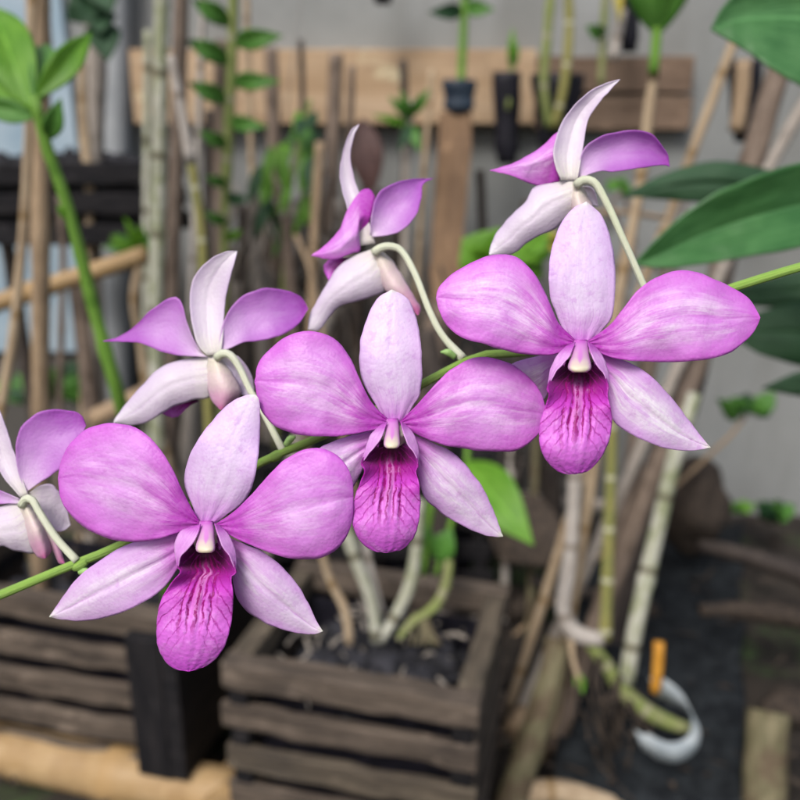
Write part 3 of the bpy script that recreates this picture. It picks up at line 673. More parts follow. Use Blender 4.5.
# ------------------------------------------------------------------ slatted wooden baskets
YAW = math.radians(-14.4)
CX = Vector((math.cos(YAW), math.sin(YAW), 0)); CY = Vector((-math.sin(YAW), math.cos(YAW), 0))
def crate(label, FRx, FRy, W, D, ztop, nl, matn, mossn, ax=CX, ay=CY, group='slatted wooden orchid baskets', sh=.0235, gp=.0165, th=.02):
    fr = Vector((FRx, FRy, 0)); zb = ztop-nl*sh-(nl-1)*gp
    mid = fr-ax*W/2+ay*D/2; mid.z = zb
    root = empty('slatted_basket', mid, label, 'basket', group)
    A = (ax, ay, Z); B = (ay, -ax, Z)
    for i in range(nl):
        zc = ztop-sh/2-i*(sh+gp)
        jx = random.uniform(-.003, .003)
        tk = th if i == 0 else .009
        for f in (0, 1):
            c = fr-ax*(W/2-jx*(i > 0))+ay*(tk/2 if f == 0 else D-tk/2); c.z = zc+random.uniform(-.0015, .0015)
            box('slat', c, A, (W+random.uniform(0, .004)*(i > 0), tk, sh), M[matn if (i != 2) or f else mossn], root, .002, .0034)
        if i < nl-1:
            for f in (0, 1):
                c = fr-ax*(th/2+.003 if f == 0 else W-th/2-.003)+ay*(D/2); c.z = zc-sh/2-gp/2
                box('slat', c, B, (D-.004, th-.004, gp-.0012), M['wood_black'], root, .001, .0008)
    for f in (0, 1):
        c = fr-ax*W/2+ay*(.026 if f == 0 else D-.026); c.z = (zb+ztop)/2-.012
        box('liner', c, A, (W-2*th-.006, .004, ztop-zb-.03), M['black_plastic'], root, .0005)
    for f in (0, 1):    # top side rails lie between the front and back ones
        c = fr-ax*(th/2+.001 if f == 0 else W-th/2-.001)+ay*(D/2); c.z = ztop-sh/2-.0012
        box('slat', c, B, (D-2*th-.003, th, sh), M[mossn], root, .002, .0032)
        for i in range(1, nl):
            if matn == 'wood_black': break
            c = fr-ax*(th/2+.001 if f == 0 else W-th/2-.001)+ay*(D/2); c.z = ztop-sh/2-i*(sh+gp)
            box('slat', c, B, (D-.022, th-.006, sh), M[matn], root, .001, .001)
    c = fr-ax*W/2+ay*D/2; c.z = zb+.006
    box('floor_panel', c, A, (W-2*th-.004, D-2*th-.004, .008), M['wood_black'], root, .001)
    return root, fr-ax*W/2+ay*D/2
def chunks(name, label, cen, ax, ay, w, d, z, n, rmin, rmax, mat, group=None):
    V = []; Fc = []
    import bmesh
    for q in range(n):
        bm = bmesh.new(); bmesh.ops.create_icosphere(bm, subdivisions=2, radius=1)
        r = random.uniform(rmin, rmax); sx, sy, sz = [random.uniform(.6, 1.2) for _ in range(3)]; sd = random.random()*90
        p = cen+ax*random.uniform(-w/2+r, w/2-r)+ay*random.uniform(-d/2+r, d/2-r); p = Vector((p.x, p.y, z+random.uniform(-.016, .012)))
        off = len(V)
        for v in bm.verts:
            k = 1+.55*noise.noise(v.co*1.5+Vector((sd, 0, 0)))+.2*noise.noise(v.co*4+Vector((sd, 5, 0)))
            V.append(p+Vector((v.co.x*sx, v.co.y*sy, v.co.z*sz))*r*k)
        for f in bm.faces: Fc.append([off+v.index for v in f.verts])
        bm.free()
    o = mesh(name, V, Fc, M[mat], None, None, False, origin=(cen.x, cen.y, z))
    return tag(o, label, 'charcoal', group, 'stuff')
bk, cm = crate('weathered slatted wooden basket below the lowest bloom, with pale canes growing in it', .060, .545, .214, .185, .20, 5, 'wood_crate', 'wood_mossy')
chunks('charcoal', 'black charcoal lumps filling the basket of pale canes', cm, CX, CY, .170, .140, .150, 75, .010, .021, 'charcoal')
bk2, cm2 = crate('dark slatted wooden basket cut off by the frame, standing on a bamboo pole', -.207, .662, .27, .185, .20, 5, 'wood_crate', 'wood_crate')
chunks('charcoal', 'black charcoal lumps filling the basket that stands on the bamboo pole', cm2, CX, CY, .225, .140, .150, 130, .009, .017, 'charcoal')
# black corner post and dark end board of that basket
c = Vector((-.207, .662, .112))-CX*.019+CY*(-.008)
box('corner_post', c, (Z, CY, -CX), (.150, .013, .034), M['wood_black'], bk2, .002, .001)
c = Vector((-.207, .662, .115))+CX*.0065+CY*.0805
box('end_board', c, (CY, -CX, Z), (.190, .016, .152), M['wood_black'], bk2, .002, .001)
# bamboo poles carrying the baskets
def pole(label, a, b, r, mat='pole_bamboo'):
    o = tube('bamboo_pole', [a, a.lerp(b, .5), b], [r, r, r*.97], M[mat], None, jit=.04, nodes=.22, sides=20)
    return tag(o, label, 'pole')
p0 = Vector((-.207, .662, .0))
pole('thick pale bamboo pole lying under the dark slatted basket', p0-CX*.62+CY*.005+Z*.014, p0+CX*.05+CY*.005+Z*.014, .026)
pole('pale bamboo pole lying in the gap between the two slatted baskets', p0+CX*.047-CY*.11+Z*.012, p0+CX*.047+CY*.34+Z*.012, .022)
tag(tube('bamboo_pole', [cm-CX*.16-CY*.07+Z*.004, cm+CX*.14-CY*.07+Z*.004], [.012, .012], M['stake_brown'], None, jit=.1, sides=14), 'thin brown stick lying under the basket of pale canes', 'pole')

# plants in the front basket; canes go down into the charcoal
def orchid_plant(label, base, group=None, name='orchid_plant'):
    return empty(name, base, label, 'orchid plant', group)
def cane(parent, pts, w, mat, nodes=None, jit=.06, name='cane'):
    return stick(name, pts, w, mat, parent=parent, nodes=nodes, jit=jit)
op = orchid_plant('orchid plant with white-green canes and exposed roots in the front slatted basket', PY(385, 640, .66))
cane(op, [(318, 540, .655), (330, 580, .655), (345, 610, .65), (350, 645, .645)], [9, 8, 9, 10], 'cane_tan', .03)
cane(op, [(343, 515, .67), (354, 555, .665), (371, 600, .66), (377, 642, .655)], [13, 13, 12, 12], 'cane_white', .045)
cane(op, [(362, 520, .68), (370, 570, .675), (382, 615, .67)], [9, 9, 8], 'cane_grey', .05)
cane(op, [(419, 500, .67), (417, 545, .67), (410, 585, .665), (396, 615, .66), (380, 642, .655)], [12, 12, 13, 12, 9], 'cane_white', .04)
cane(op, [(433, 490, .70), (428, 530, .70), (424, 575, .695)], [7, 7, 6], 'cane_fresh', .04)
cane(op, [(449, 560, .68), (446, 585, .675), (434, 608, .67), (412, 622, .66), (398, 640, .65)], [8, 10, 10, 9, 6], 'cane_green', .03)
for k in range(7):
    a = random.uniform(410, 440)
    stick('root', [(a, 612, .668), (a+random.uniform(-4, 8), 626, .66), (a+random.uniform(-8, 16), 645, .648)], [5, 4, 3], 'stake_mossy', parent=op, jit=.1)
lf = leaf(op, PY(466, 462, .70), PY(534, 546, .62), .040, 'leaf_bright', bow=.10, fold=.2)
leaf(op, PY(436, 560, .69), PY(452, 528, .69), .022, 'leaf_mid', bow=.1)
leaf(op, PY(430, 556, .70), PY(420, 520, .70), .018, 'leaf_mid', bow=.1)
cane(op, [(468, 420, .71), (466, 470, .70), (452, 520, .70), (436, 575, .69)], [6, 6, 6, 6], 'cane_fresh')
for k, (u, v, lb) in enumerate(((505, 650, 'dry brown leaf fallen behind the front slatted basket'),)):
    o = leaf(None, PY(545, 500, .95), PY(500, 560, .93), .12, 'root', bow=.1, name='dry_leaf'); tag(o, lb, 'leaf')
V = []; Fc = []; UV = []
for k in range(70):
    p = cm+CX*random.uniform(-.08, .08)+CY*random.uniform(-.065, .065); p.z = .155+random.uniform(0, .014)
    an = random.uniform(0, 6.28); L = random.uniform(.008, .03); d = Vector((math.cos(an), math.sin(an), random.uniform(-.3, .3)))
    v_, f_, q_ = tube_data([p, p+d*L*.5+Vector((0, 0, .003)), p+d*L], [random.uniform(.0008, .0024) for _ in range(3)], sides=6, step=.003, jit=.2)
    o = len(V); V += v_; UV += q_; Fc += [tuple(i+o for i in f) for f in f_]
tag(mesh('bark_crumbs', V, Fc, M['stake_grey'], None, UV, True, origin=V[0]), 'dry bits of root and bark lying on the charcoal of the front basket', 'bark crumbs', None, 'stuff')
sh = orchid_plant('leafless orchid shoots standing in the charcoal of the dark slatted basket', PY(40, 590, .78))
cane(sh, [(28, 540, .80), (34, 565, .795), (38, 592, .79)], [7, 8, 8], 'stake_mossy')
cane(sh, [(75, 548, .79), (68, 572, .785), (60, 598, .78)], [7, 7, 7], 'stake_dark')

# the mounted orchid over the black cloth
mt_ = []
a, b_, c_, d_ = PZ(556, 800, .004), PZ(746, 812, .004), PZ(742, 524, .004), PZ(575, 560, .004)
V = []; NX = 26
for i in range(NX+1):
    for j in range(NX+1):
        p = (a.lerp(b_, i/NX)).lerp(d_.lerp(c_, i/NX), j/NX)
        p.z = .006+.012*noise.noise(p*14)+.012*max(0, noise.noise(p*40)); p.x += .01*noise.noise(p*9)
        V.append(p)
Fc = [(i*(NX+1)+j, (i+1)*(NX+1)+j, (i+1)*(NX+1)+j+1, i*(NX+1)+j+1) for i in range(NX) for j in range(NX)]
tag(mesh('shade_cloth', V, Fc, M['mat_black'], None, None, True, .003, origin=V[0]), 'black shade cloth spread on the ground under the yellow-green orchid canes', 'cloth')
Y0 = .72
om = orchid_plant('orchid plant with three tall bare canes rising from a creeping rhizome over black cloth', PY(640, 700, Y0))
cane(om, [(577, 440, .76), (574, 500, .755), (570, 560, .745), (563, 605, .735), (570, 628, .728), (585, 637, .723), (603, 639, .72)], [14, 14, 15, 16, 18, 17, 13], 'cane_grey', .09)
cane(om, [(613, 400, .77), (611, 470, .76), (608, 560, .74), (605, 640, .72)], [10, 11, 12, 12], 'cane_yellow', .05)
cane(om, [(694, 395, .84), (674, 460, .80), (655, 540, .77), (637, 620, .735), (626, 682, .72)], [14, 15, 16, 16, 16], 'cane_white', .13, .04)
stick('rhizome', [(588, 640, .725), (604, 662, .72), (622, 690, .715), (648, 712, .705), (672, 724, .70), (690, 728, .695)], [11, 14, 16, 17, 15, 9], 'cane_green', parent=om, nodes=.02, jit=.15)
for k in range(9):
    u = random.uniform(598, 655); v = 655+(u-598)*.9
    stick('root', [(u, v, .715), (u+random.uniform(-14, 2), v+22, .70), (u+random.uniform(-26, 6), v+random.uniform(34, 55), .69)], [5, 3.5, 2], 'root', parent=om, jit=.1)
stick('root', [(571, 640, .722), (573, 660, .715), (580, 684, .705)], [7, 6, 5], 'cane_tan', parent=om)
leaf(om, PY(577, 672, .71), PY(583, 694, .70), .010, 'leaf_bright')
# curled white tag and orange stick
tp = [(652, 686, .705), (668, 690, .695), (686, 703, .685), (695, 722, .68), (691, 742, .675), (672, 751, .67), (650, 744, .675), (638, 738, .68)]
Cn = cat_rom([PY(*p) for p in tp], 30); V = []; Fc = []
for i, p in enumerate(Cn):
    w = .0028+.0118*abs(i/15-1)**.8*(1 if 2 < i < 28 else .6)
    V += [p+Vector((-.004, .0, w)), p+Vector((.004, -.004, -w))]
Fc = [(2*i, 2*i+1, 2*i+3, 2*i+2) for i in range(30)]
tag(mesh('plant_tag', V, Fc, M['tag_white'], None, None, True, .0008, origin=Cn[15]), 'curled white plastic plant tag bent round the end of the rhizome', 'plant tag')
tag(stick('marker_stick', [(659, 642, .70), (658, 665, .695), (655, 692, .69)], [11, 11, 10], 'tag_orange', jit=.02), 'short flat orange marker stick pushed in above the curled white tag', 'marker')

# sticks lying and leaning in the lower corner
stick('mossy_stick', [(557, 640, .74), (548, 690, .71), (528, 750, .68), (508, 815, .645)], [24, 27, 29, 32], 'stake_mossy', 'short mossy stick leaning between the front basket and the black cloth', 'stick', jit=.18)
stick('driftwood', [(505, 795, .66), (560, 792, .665), (610, 806, .66), (640, 822, .65)], [20, 26, 26, 20], 'cane_tan', 'pale bleached piece of wood lying at the bottom edge', 'wood', jit=.4)
stick('wood_stump', [(768, 712, .70), (765, 760, .675), (762, 830, .645)], [40, 42, 44], 'stake_mossy', 'thick grey-green stump standing beside the black cloth at the bottom corner', 'stump', jit=.12, ground=False)
stick('wood_block', [(512, 716, .75), (528, 735, .745), (534, 760, .74)], [30, 34, 30], 'stake_tan', 'brown offcut of wood lying behind the mossy stick', 'wood', jit=.25)
stick('bark_piece', [(700, 545, .98), (760, 560, .93), (830, 585, .90)], [14, 18, 22], 'stake_dark', 'dark strip of bark lying on the soil behind the stump', 'bark', jit=.3)
stick('bark_piece', [(700, 610, .88), (760, 612, .88), (830, 625, .87)], [14, 20, 20], 'root', 'brown strip of bark lying on the soil beside the black cloth', 'bark', jit=.3)
dw = loft('root_clump', [PY(690, 535, 1.08)+Z*(.012*i-.03) for i in range(13)], [(.050*math.sin(math.pi*(i+.7)/13.7)**.8*random.uniform(.8, 1.1), .042*math.sin(math.pi*(i+.7)/13.7)**.8) for i in range(13)], M['root'], None, 28, jit=.28)
tag(dw, 'dark brown clump of dead roots against the foot of the grey wall', 'root clump')
for k, (u, v, r, mt) in enumerate(((640, 540, .03, 'root'), (520, 575, .035, 'root'), (790, 690, .03, 'root'))):
    q = PY(u, v, 1.0 if v < 600 else .8); q.z = 0
    o = loft('stone', [q+Z*(r*.14*i-.012) for i in range(9)], [(r*math.sin(math.pi*(i+.8)/9.6)**.6, r*.8*math.sin(math.pi*(i+.8)/9.6)**.6) for i in range(9)], M[mt], None, 16, jit=.4)
    tag(o, ['brown lump of earth beside the leaning brown stake', 'brown lump of earth behind the front slatted basket', 'brown lump of earth by the thick stump'][k], 'lump')
# ground litter: nobody could count it
V = []; Fc = []
for k in range(420):
    u = random.uniform(-60, 860); z = .004; y = random.uniform(.55, 1.3); x = (u-400)/F*y*1.1
    if abs(x) > .9: continue
    L = random.uniform(.005, .02); w = random.uniform(.001, .004); an = random.uniform(0, 6.28); tl = random.uniform(-.4, .5)
    p = Vector((x, y, z+random.uniform(0, .012))); d = Vector((math.cos(an), math.sin(an), tl)); s = Vector((-math.sin(an), math.cos(an), .3))
    o = len(V); V += [p-d*L-s*w*.3, p-d*L*.2-s*w+Z*.002, p+d*L, p-d*L*.2+s*w+Z*.002]; Fc.append((o, o+1, o+2, o+3))
tag(mesh('leaf_litter', V, Fc, M['root'], None, None, False, .0006), 'dry brown bits of leaf and bark scattered over the dark soil', 'litter', None, 'stuff')

# ------------------------------------------------------------------ broad-leaved plant beside the blooms
bl = empty('broad_leaf_plant', PY(905, 330, .46), 'orchid plant with broad dark green strap leaves reaching in beside the highest bloom', 'plant')
stick('cane', [(880, -60, .44), (885, 120, .45), (895, 330, .47), (900, 700, .60)], 18, 'cane_green', parent=bl, nodes=.05, ground=True)
fabric('leaf', bl, (0, 0, 1), [(895, 172), (860, 158), (800, 163), (752, 178), (706, 199), (668, 228), (634, 264)], [(895, 214), (860, 232), (800, 247), (750, 256), (700, 264), (662, 268), (634, 264)], .40,
       [(0, 30), (.5, 6), (1, 0)], -2, M['leaf_broad'], n=(40, 24), solid=.001, groove=.5, wav=1.5, fold=(.05, -11))
fabric('leaf', bl, (0, 0, 1), [(890, 20), (850, -40), (800, -45), (750, -20), (722, 8), (711, 30)], [(890, 80), (850, 100), (815, 92), (780, 74), (745, 50), (711, 30)], .42,
       [(0, 20), (.5, 4), (1, 0)], -2, M['leaf_broad'], n=(40, 24), solid=.001, groove=.5, wav=1.5, fold=(-.2, -9))
fabric('leaf', bl, (0, 0, 1), [(890, 215), (830, 190), (760, 168), (715, 162), (670, 172), (620, 196)], [(890, 260), (830, 235), (760, 212), (715, 204), (670, 200), (620, 196)], .55,
       [(0, -40), (.5, 0), (1, 10)], 4, M['leaf_dark'], n=(30, 18), solid=.001, groove=3, wav=2)
fabric('leaf', bl, (0, 0, 1), [(900, 320), (850, 300), (800, 302), (760, 312), (722, 330)], [(900, 390), (850, 385), (800, 366), (760, 354), (722, 330)], .60,
       [(0, -60), (.5, 0), (1, 10)], 5, M['leaf_dark'], n=(30, 18), solid=.001, groove=3, wav=2)
fabric('leaf', bl, (0, 0, 1), [(900, 372), (850, 366), (800, 372), (762, 388)], [(900, 402), (850, 398), (800, 396), (762, 388)], .56,
       [(0, -50), (.5, 0), (1, 10)], 3, M['leaf_dark'], n=(30, 14), solid=.001, groove=3, wav=2)
fabric('leaf', bl, (0, 0, 1), [(900, 262), (850, 262), (800, 270), (750, 284), (690, 300)], [(900, 318), (850, 316), (800, 310), (750, 306), (690, 300)], .62,
       [(0, -60), (.5, 0), (1, 10)], 4, M['leaf_dark'], n=(30, 14), solid=.001, groove=3, wav=2)

# ------------------------------------------------------------------ hanging black bags and pots along the board
def sack(name, label, u, v0, v1, w, Y, mat='black_plastic', cat='bag', taper=.8):
    a = PY(u, v0, Y); b = PY(u, v1, Y); n = 12; hw = w/2/F*dep(a); C = []; R = []
    for i in range(n+1):
        s = i/n; k = (1-(1-taper)*s)*(1 if s < .9 else .8)*(1+.06*math.sin(s*9)); C.append(a.lerp(b, s)); R.append((hw*k, hw*k*.8))
    o = loft(name, C, R, M[mat], None, 18, jit=.14)
    return tag(o, label, cat)
sack('plant_pot', 'small blue-black plant pot sitting on top of the brown timber slab', 459, 80, 113, 33, 1.19, 'pot_plastic', 'pot', .9)
sack('hanging_bag', 'narrow black plastic bag hanging on the board with one green shoot', 507, 72, 164, 29, 1.23)
sack('hanging_bag', 'wide black plastic bag hanging on the board with two green canes', 558, 74, 156, 50, 1.22)
sack('hanging_bag', 'black plastic bag hanging above the dark planks beside a pale stick', 629, -30, 52, 24, 1.24)
sack('hanging_bag', 'black plastic bag cut off by the top edge above the tan board', 383, -60, 4, 26, 1.24)
sack('hanging_bag', 'black bag hanging beside the wide leaning brown stake', 745, 60, 142, 34, 1.20)
sa, sb = PY(456, 113, 1.19), PY(440, 352, 1.14)
s1 = (sb-sa).normalized(); s2 = Vector((0, 1, 0)).cross(s1).normalized(); s3 = s1.cross(s2)
ss = box('timber_slab', (sa+sb)/2, (s1, s2, s3), ((sb-sa).length, .044, .016), M['wood_slab'], None, .002, .003)
tag(ss, 'upright brown timber slab hanging below the small blue-black pot', 'timber slab')
stick('stake', [(440, 300, 1.1), (428, 420, 1.06), (424, 520, 1.04)], [26, 24, 22], 'stake_brown', 'short brown stake carrying the timber slab behind the middle bloom', 'stake', ground=True)
def seedling(label, u, v, Y, canes, leaves, name='seedling'):
    r = empty(name, PY(u, v, Y), label, 'seedling')
    for pts, w, m in canes: stick('cane', pts, w, m, parent=r, nodes=.04)
    for (a, b, w, m) in leaves: leaf(r, PY(*a), PY(*b), w*.6, m, bow=.14, fold=.25, droop=.1)
    return r
seedling('seedling with arching leaves growing from the small blue-black pot', 461, 82, 1.19,
    [([(466, -40, 1.19), (464, 20, 1.19), (461, 84, 1.19)], 8, 'cane_fresh')],
    [((464, 12, 1.19), (428, 8, 1.17), .03, 'leaf_dark'), ((464, 8, 1.19), (495, 6, 1.17), .03, 'leaf_mid'), ((465, 0, 1.19), (480, -40, 1.17), .03, 'leaf_mid')])
seedling('single upright pale green shoot in the narrow black bag', 509, 74, 1.23, [([(513, 50, 1.23), (508, 110, 1.215)], 5, 'cane_green')],
    [((511, 72, 1.23), (513, 22, 1.22), .018, 'leaf_bright'), ((511, 72, 1.23), (519, 40, 1.22), .016, 'leaf_mid')])
seedling('pair of bare yellow-green canes growing from the wide black bag', 554, 125, 1.2,
    [([(554, -40, 1.2), (547, 40, 1.19), (544, 85, 1.185), (549, 128, 1.19)], 9, 'cane_green'), ([(567, -40, 1.2), (569, 30, 1.19), (564, 85, 1.185), (554, 128, 1.19)], 9, 'cane_yellow')], [])
seedling('cane with one round green leaf and a yellow tip above the dark planks', 603, 85, 1.2,
    [([(608, -40, 1.2), (604, 20, 1.2), (601, 86, 1.2)], 7, 'cane_green')], [((604, 36, 1.2), (586, 22, 1.18), .03, 'leaf_mid'), ((618, -20, 1.2), (620, 20, 1.19), .018, 'leaf_yellow')])
stick('stick', [(622, 10, 1.22), (613, 60, 1.21)], 10, 'cane_grey', 'short pale stick held beside the hanging black bag above the planks', 'stick')
seedling('small green rosette plant in front of the tan board beside the timber slab', 412, 130, 1.12,
    [([(411, 100, 1.12), (407, 150, 1.12), (405, 230, 1.11), (404, 330, 1.08)], 8, 'stake_grey')],
    [((411, 118, 1.12), (388, 92, 1.1), .02, 'leaf_mid'), ((411, 116, 1.12), (430, 84, 1.1), .022, 'leaf_mid'), ((411, 122, 1.12), (400, 84, 1.1), .02, 'leaf_mid'), ((411, 126, 1.12), (372, 110, 1.1), .016, 'leaf_bright'), ((411, 126, 1.12), (420, 150, 1.1), .022, 'leaf_mid'), ((411, 124, 1.12), (398, 150, 1.1), .02, 'leaf_dark')])
o = leaf(None, PY(362, 118, 1.2), PY(372, 200, 1.17), .042, 'leaf_maroon', bow=.08, name='hanging_leaf'); tag(o, 'withered dark maroon leaf hanging below the tan board', 'leaf')

# ------------------------------------------------------------------ tall canes and stakes behind the blooms
def S(label, pts, w, mat, cat='stake', name='stake', **k): return stick(name, pts, w, mat, label, cat, ground=k.pop('ground', True), **k)
S('thick brown bamboo stake standing nearest the edge of the view', [(38, -60, .78), (39, 120, .78), (41, 260, .77), (41, 420, .77)], [23, 21, 18, 17], 'stake_tan', nodes=.16)
S('thin pale tan cane leaning against the thick bamboo stake', [(37, -60, .74), (30, 60, .74), (26, 190, .74), (14, 330, .73), (0, 415, .72)], [8, 7, 9, 10, 10], 'cane_tan', 'cane', 'cane')
S('thick grey-brown stake behind the fresh green shoot', [(98, -60, 1.12), (95, 60, 1.12), (92, 190, 1.10), (92, 300, 1.08)], [24, 23, 21, 18], 'stake_grey')
S('peeling whitish cane in front of the thick grey-brown stake', [(82, 60, 1.06), (84, 130, 1.06), (90, 190, 1.05), (88, 260, 1.04)], [8, 10, 9, 8], 'cane_tan', 'cane', 'cane', nodes=.06)
S('dark slim stake below the bamboo pole by the green shoot', [(76, 285, 1.0), (84, 345, .99), (92, 410, .98)], [16, 16, 17], 'stake_brown')
S('stout whitish cane with green bands, left of the leafy cane', [(163, -60, .86), (161, 60, .86), (159, 180, .86), (156, 300, .85), (157, 470, .84)], [15, 15, 16, 15, 14], 'cane_white', 'cane', 'cane', nodes=.09)
S('brown stake close beside the stout whitish cane', [(183, -60, .92), (178, 120, .92), (173, 280, .91), (170, 470, .90)], [15, 15, 14, 14], 'stake_brown')
tc = empty('cane', PY(204, 340, .84), 'two-toned cane, pale above and green below, beside the brown stake', 'cane')
stick('dry_stem', [(170, 55, .84), (183, 118, .84), (191, 162, .84)], [8, 10, 12], 'cane_grey', parent=tc, nodes=.06)
stick('green_stem', [(191, 160, .84), (201, 230, .84), (205, 330, .83)], [9, 9, 9], 'cane_yellow', parent=tc, nodes=.05, ground=True)
S('grey lower stake showing under the sepal of the leftmost full bloom', [(190, 395, .92), (186, 450, .91), (182, 520, .90)], [16, 16, 15], 'stake_grey')
S('knotty pale cane bending beside the tan bamboo pole end', [(141, 258, .90), (134, 300, .89), (140, 340, .89), (150, 400, .88), (170, 470, .88)], [9, 9, 8, 11, 12], 'cane_tan', 'cane', 'cane', nodes=.05)
S('brown stake standing behind the leafy cane', [(221, 40, 1.02), (219, 150, 1.02), (221, 280, 1.0)], [13, 13, 13], 'stake_brown')
S('dark slim stake just left of the leafy cane', [(209, 110, 1.05), (208, 200, 1.05), (209, 300, 1.03)], [9, 9, 9], 'stake_dark')
S('brown stake in front of the tan board between leafy cane and hanging foliage', [(271, 48, 1.18), (274, 150, 1.17), (276, 300, 1.13)], [13, 14, 13], 'stake_brown')
S('dark brown stake in front of the tan board above the nodding bloom', [(336, 54, 1.16), (333, 150, 1.15), (330, 280, 1.12)], [14, 15, 15], 'stake_brown')
S('short tan stake left of the nodding bloom', [(320, 142, 1.02), (315, 220, 1.01), (311, 320, 1.0)], [10, 9, 9], 'stake_tan')
S('thin dark stake in the middle of the tan board', [(403, 60, 1.2), (405, 140, 1.2), (404, 240, 1.17)], [8, 9, 9], 'stake_dark')
S('dark stake behind the stalk of the nodding bloom', [(377, 190, 1.12), (380, 270, 1.1), (378, 400, 1.06)], [16, 16, 16], 'stake_dark')
S('grey crooked stake under the hanging foliage', [(252, 180, 1.08), (257, 250, 1.07), (262, 340, 1.05)], [11, 12, 12], 'stake_grey')
S('mottled stake behind the lilac petal of the back bloom', [(287, 215, 1.05), (290, 280, 1.04), (296, 370, 1.02)], [13, 12, 12], 'stake_brown')
S('leaning grey stake behind the nodding bloom', [(345, 250, 1.0), (330, 310, .99), (312, 380, .97)], [10, 10, 10], 'stake_grey')
S('thin leaning twig beside the short tan stake', [(296, 235, .98), (310, 270, .97), (322, 330, .96)], [5, 5, 5], 'stake_tan', 'twig', 'twig')
S('brown stake low behind the middle bloom', [(425, 330, .98), (436, 400, .96), (440, 500, .94)], [22, 24, 24], 'stake_dark')
bk4, cm4 = crate('black slatted basket added to darken the gap behind the middle bloom', .115, .97, .30, .15, .235, 5, 'wood_black', 'wood_black', X, Yv)  # basket added to make the space between the stakes dark
chunks('charcoal', 'dark lumps filling the added black basket behind the middle bloom', cm4, X, Yv, .26, .11, .215, 60, .009, .017, 'charcoal')
for k, (u0, u1, v0, w, mt, yy) in enumerate(((243, 246, 205, 12, 'stake_dark', 1.12), (266, 262, 190, 9, 'stake_brown', 1.2), (303, 306, 200, 16, 'stake_dark', 1.2), (326, 322, 170, 12, 'stake_dark', 1.22), (352, 356, 205, 13, 'stake_brown', 1.18), (366, 361, 180, 9, 'stake_dark', 1.22), (398, 394, 215, 15, 'stake_dark', 1.2), (420, 424, 240, 10, 'stake_grey', 1.22), (232, 238, 250, 15, 'stake_dark', 1.2), (480, 486, 170, 9, 'stake_dark', 1.25), (528, 520, 200, 12, 'stake_dark', 1.22), (545, 552, 350, 22, 'stake_dark', 1.1))):
    S(['blackened stake between the leafy cane and the crooked grey stake', 'thin brown stake behind the crooked grey stake', 'blackened stake behind the thin leaning twig', 'blackened stake behind the short tan stake', 'brown stake just behind the top sepal of the nodding bloom', 'thin blackened stake behind the petal of the nodding bloom', 'blackened stake left of the timber slab', 'thin grey stake left of the timber slab', 'blackened stump of a stake at the foot of the leafy cane', 'thin blackened stake right of the timber slab', 'blackened stake below the narrow hanging black bag', 'blackened stake behind the lip of the highest open bloom'][k],
      [(u0, v0, yy), ((u0+u1)/2, v0+70, yy), (u1, v0+160, yy-.02)], w, mt)
for lb, pts, w, mt in (
    ('thin tan cane crossing the tan board right of the leafy cane', [(246, -20, 1.15), (249, 90, 1.15), (254, 230, 1.13)], 6, 'cane_tan'),
    ('thin grey cane leaning between the brown stake and the leafy cane', [(205, -40, 1.0), (201, 60, 1.0), (196, 200, 1.0), (190, 330, .99)], 7, 'cane_grey'),
    ('thin dark cane crossing the tan board above the trailing plant', [(301, 40, 1.2), (303, 150, 1.19), (300, 260, 1.17)], 6, 'stake_dark'),
    ('thin brown cane crossing the tan board just right of the nodding bloom tip', [(352, 66, 1.22), (349, 150, 1.21), (345, 260, 1.18)], 7, 'stake_brown'),
    ('thin tan cane left of the timber slab', [(432, 70, 1.2), (424, 170, 1.19), (414, 320, 1.15)], 6, 'cane_tan'),
    ('mottled cane standing close behind the stout whitish cane', [(148, 30, .98), (147, 160, .98), (146, 330, .97)], 8, 'cane_white'),
    ('thin brown cane hanging from the black basket beside the fresh shoot', [(60, 195, .98), (63, 260, .98), (61, 350, .97)], 7, 'stake_brown'),
    ('slim pale cane rising in the dark between the open blooms', [(516, 372, 1.0), (512, 450, .99), (506, 560, .97)], 8, 'cane_grey'),
    ('slim mossy cane rising in the dark behind the bright green leaf', [(538, 400, .98), (535, 480, .97), (531, 590, .95)], 8, 'stake_mossy')):
    S(lb, pts, w, mt, 'cane', 'cane', nodes=.06)
# leafy cane
lc = empty('leafy_cane', PY(226, 280, .95), 'tall green cane with rows of narrow leaves on both sides', 'plant')
stick('cane', [(235, -60, .95), (232, 60, .95), (228, 140, .95), (225, 230, .95), (222, 400, .93)], [10, 11, 11, 9, 9], 'cane_green', parent=lc, nodes=.05, ground=True)
for (a, b, w, m) in (((231, 27, .95), (190, -8, .93), .030, 'leaf_mid'), ((230, 65, .95), (184, 32, .93), .030, 'leaf_mid'), ((228, 104, .95), (186, 76, .93), .028, 'leaf_mid'), ((227, 148, .95), (198, 128, .93), .024, 'leaf_mid'),
                     ((234, 45, .95), (283, 27, .93), .032, 'leaf_mid'), ((232, 84, .95), (281, 74, .93), .028, 'leaf_mid'), ((229, 124, .95), (268, 122, .93), .026, 'leaf_mid'),
                     ((226, 186, .95), (205, 175, .93), .02, 'leaf_mid'), ((226, 225, .95), (203, 210, .93), .02, 'leaf_mid'), ((227, 200, .95), (250, 196, .93), .022, 'leaf_dark'), ((226, 240, .95), (242, 228, .93), .018, 'leaf_bright')):
    leaf(lc, PY(*a), PY(b[0], b[1]-6, b[2]), w*.62, m, bow=.14, fold=.25, droop=.22)
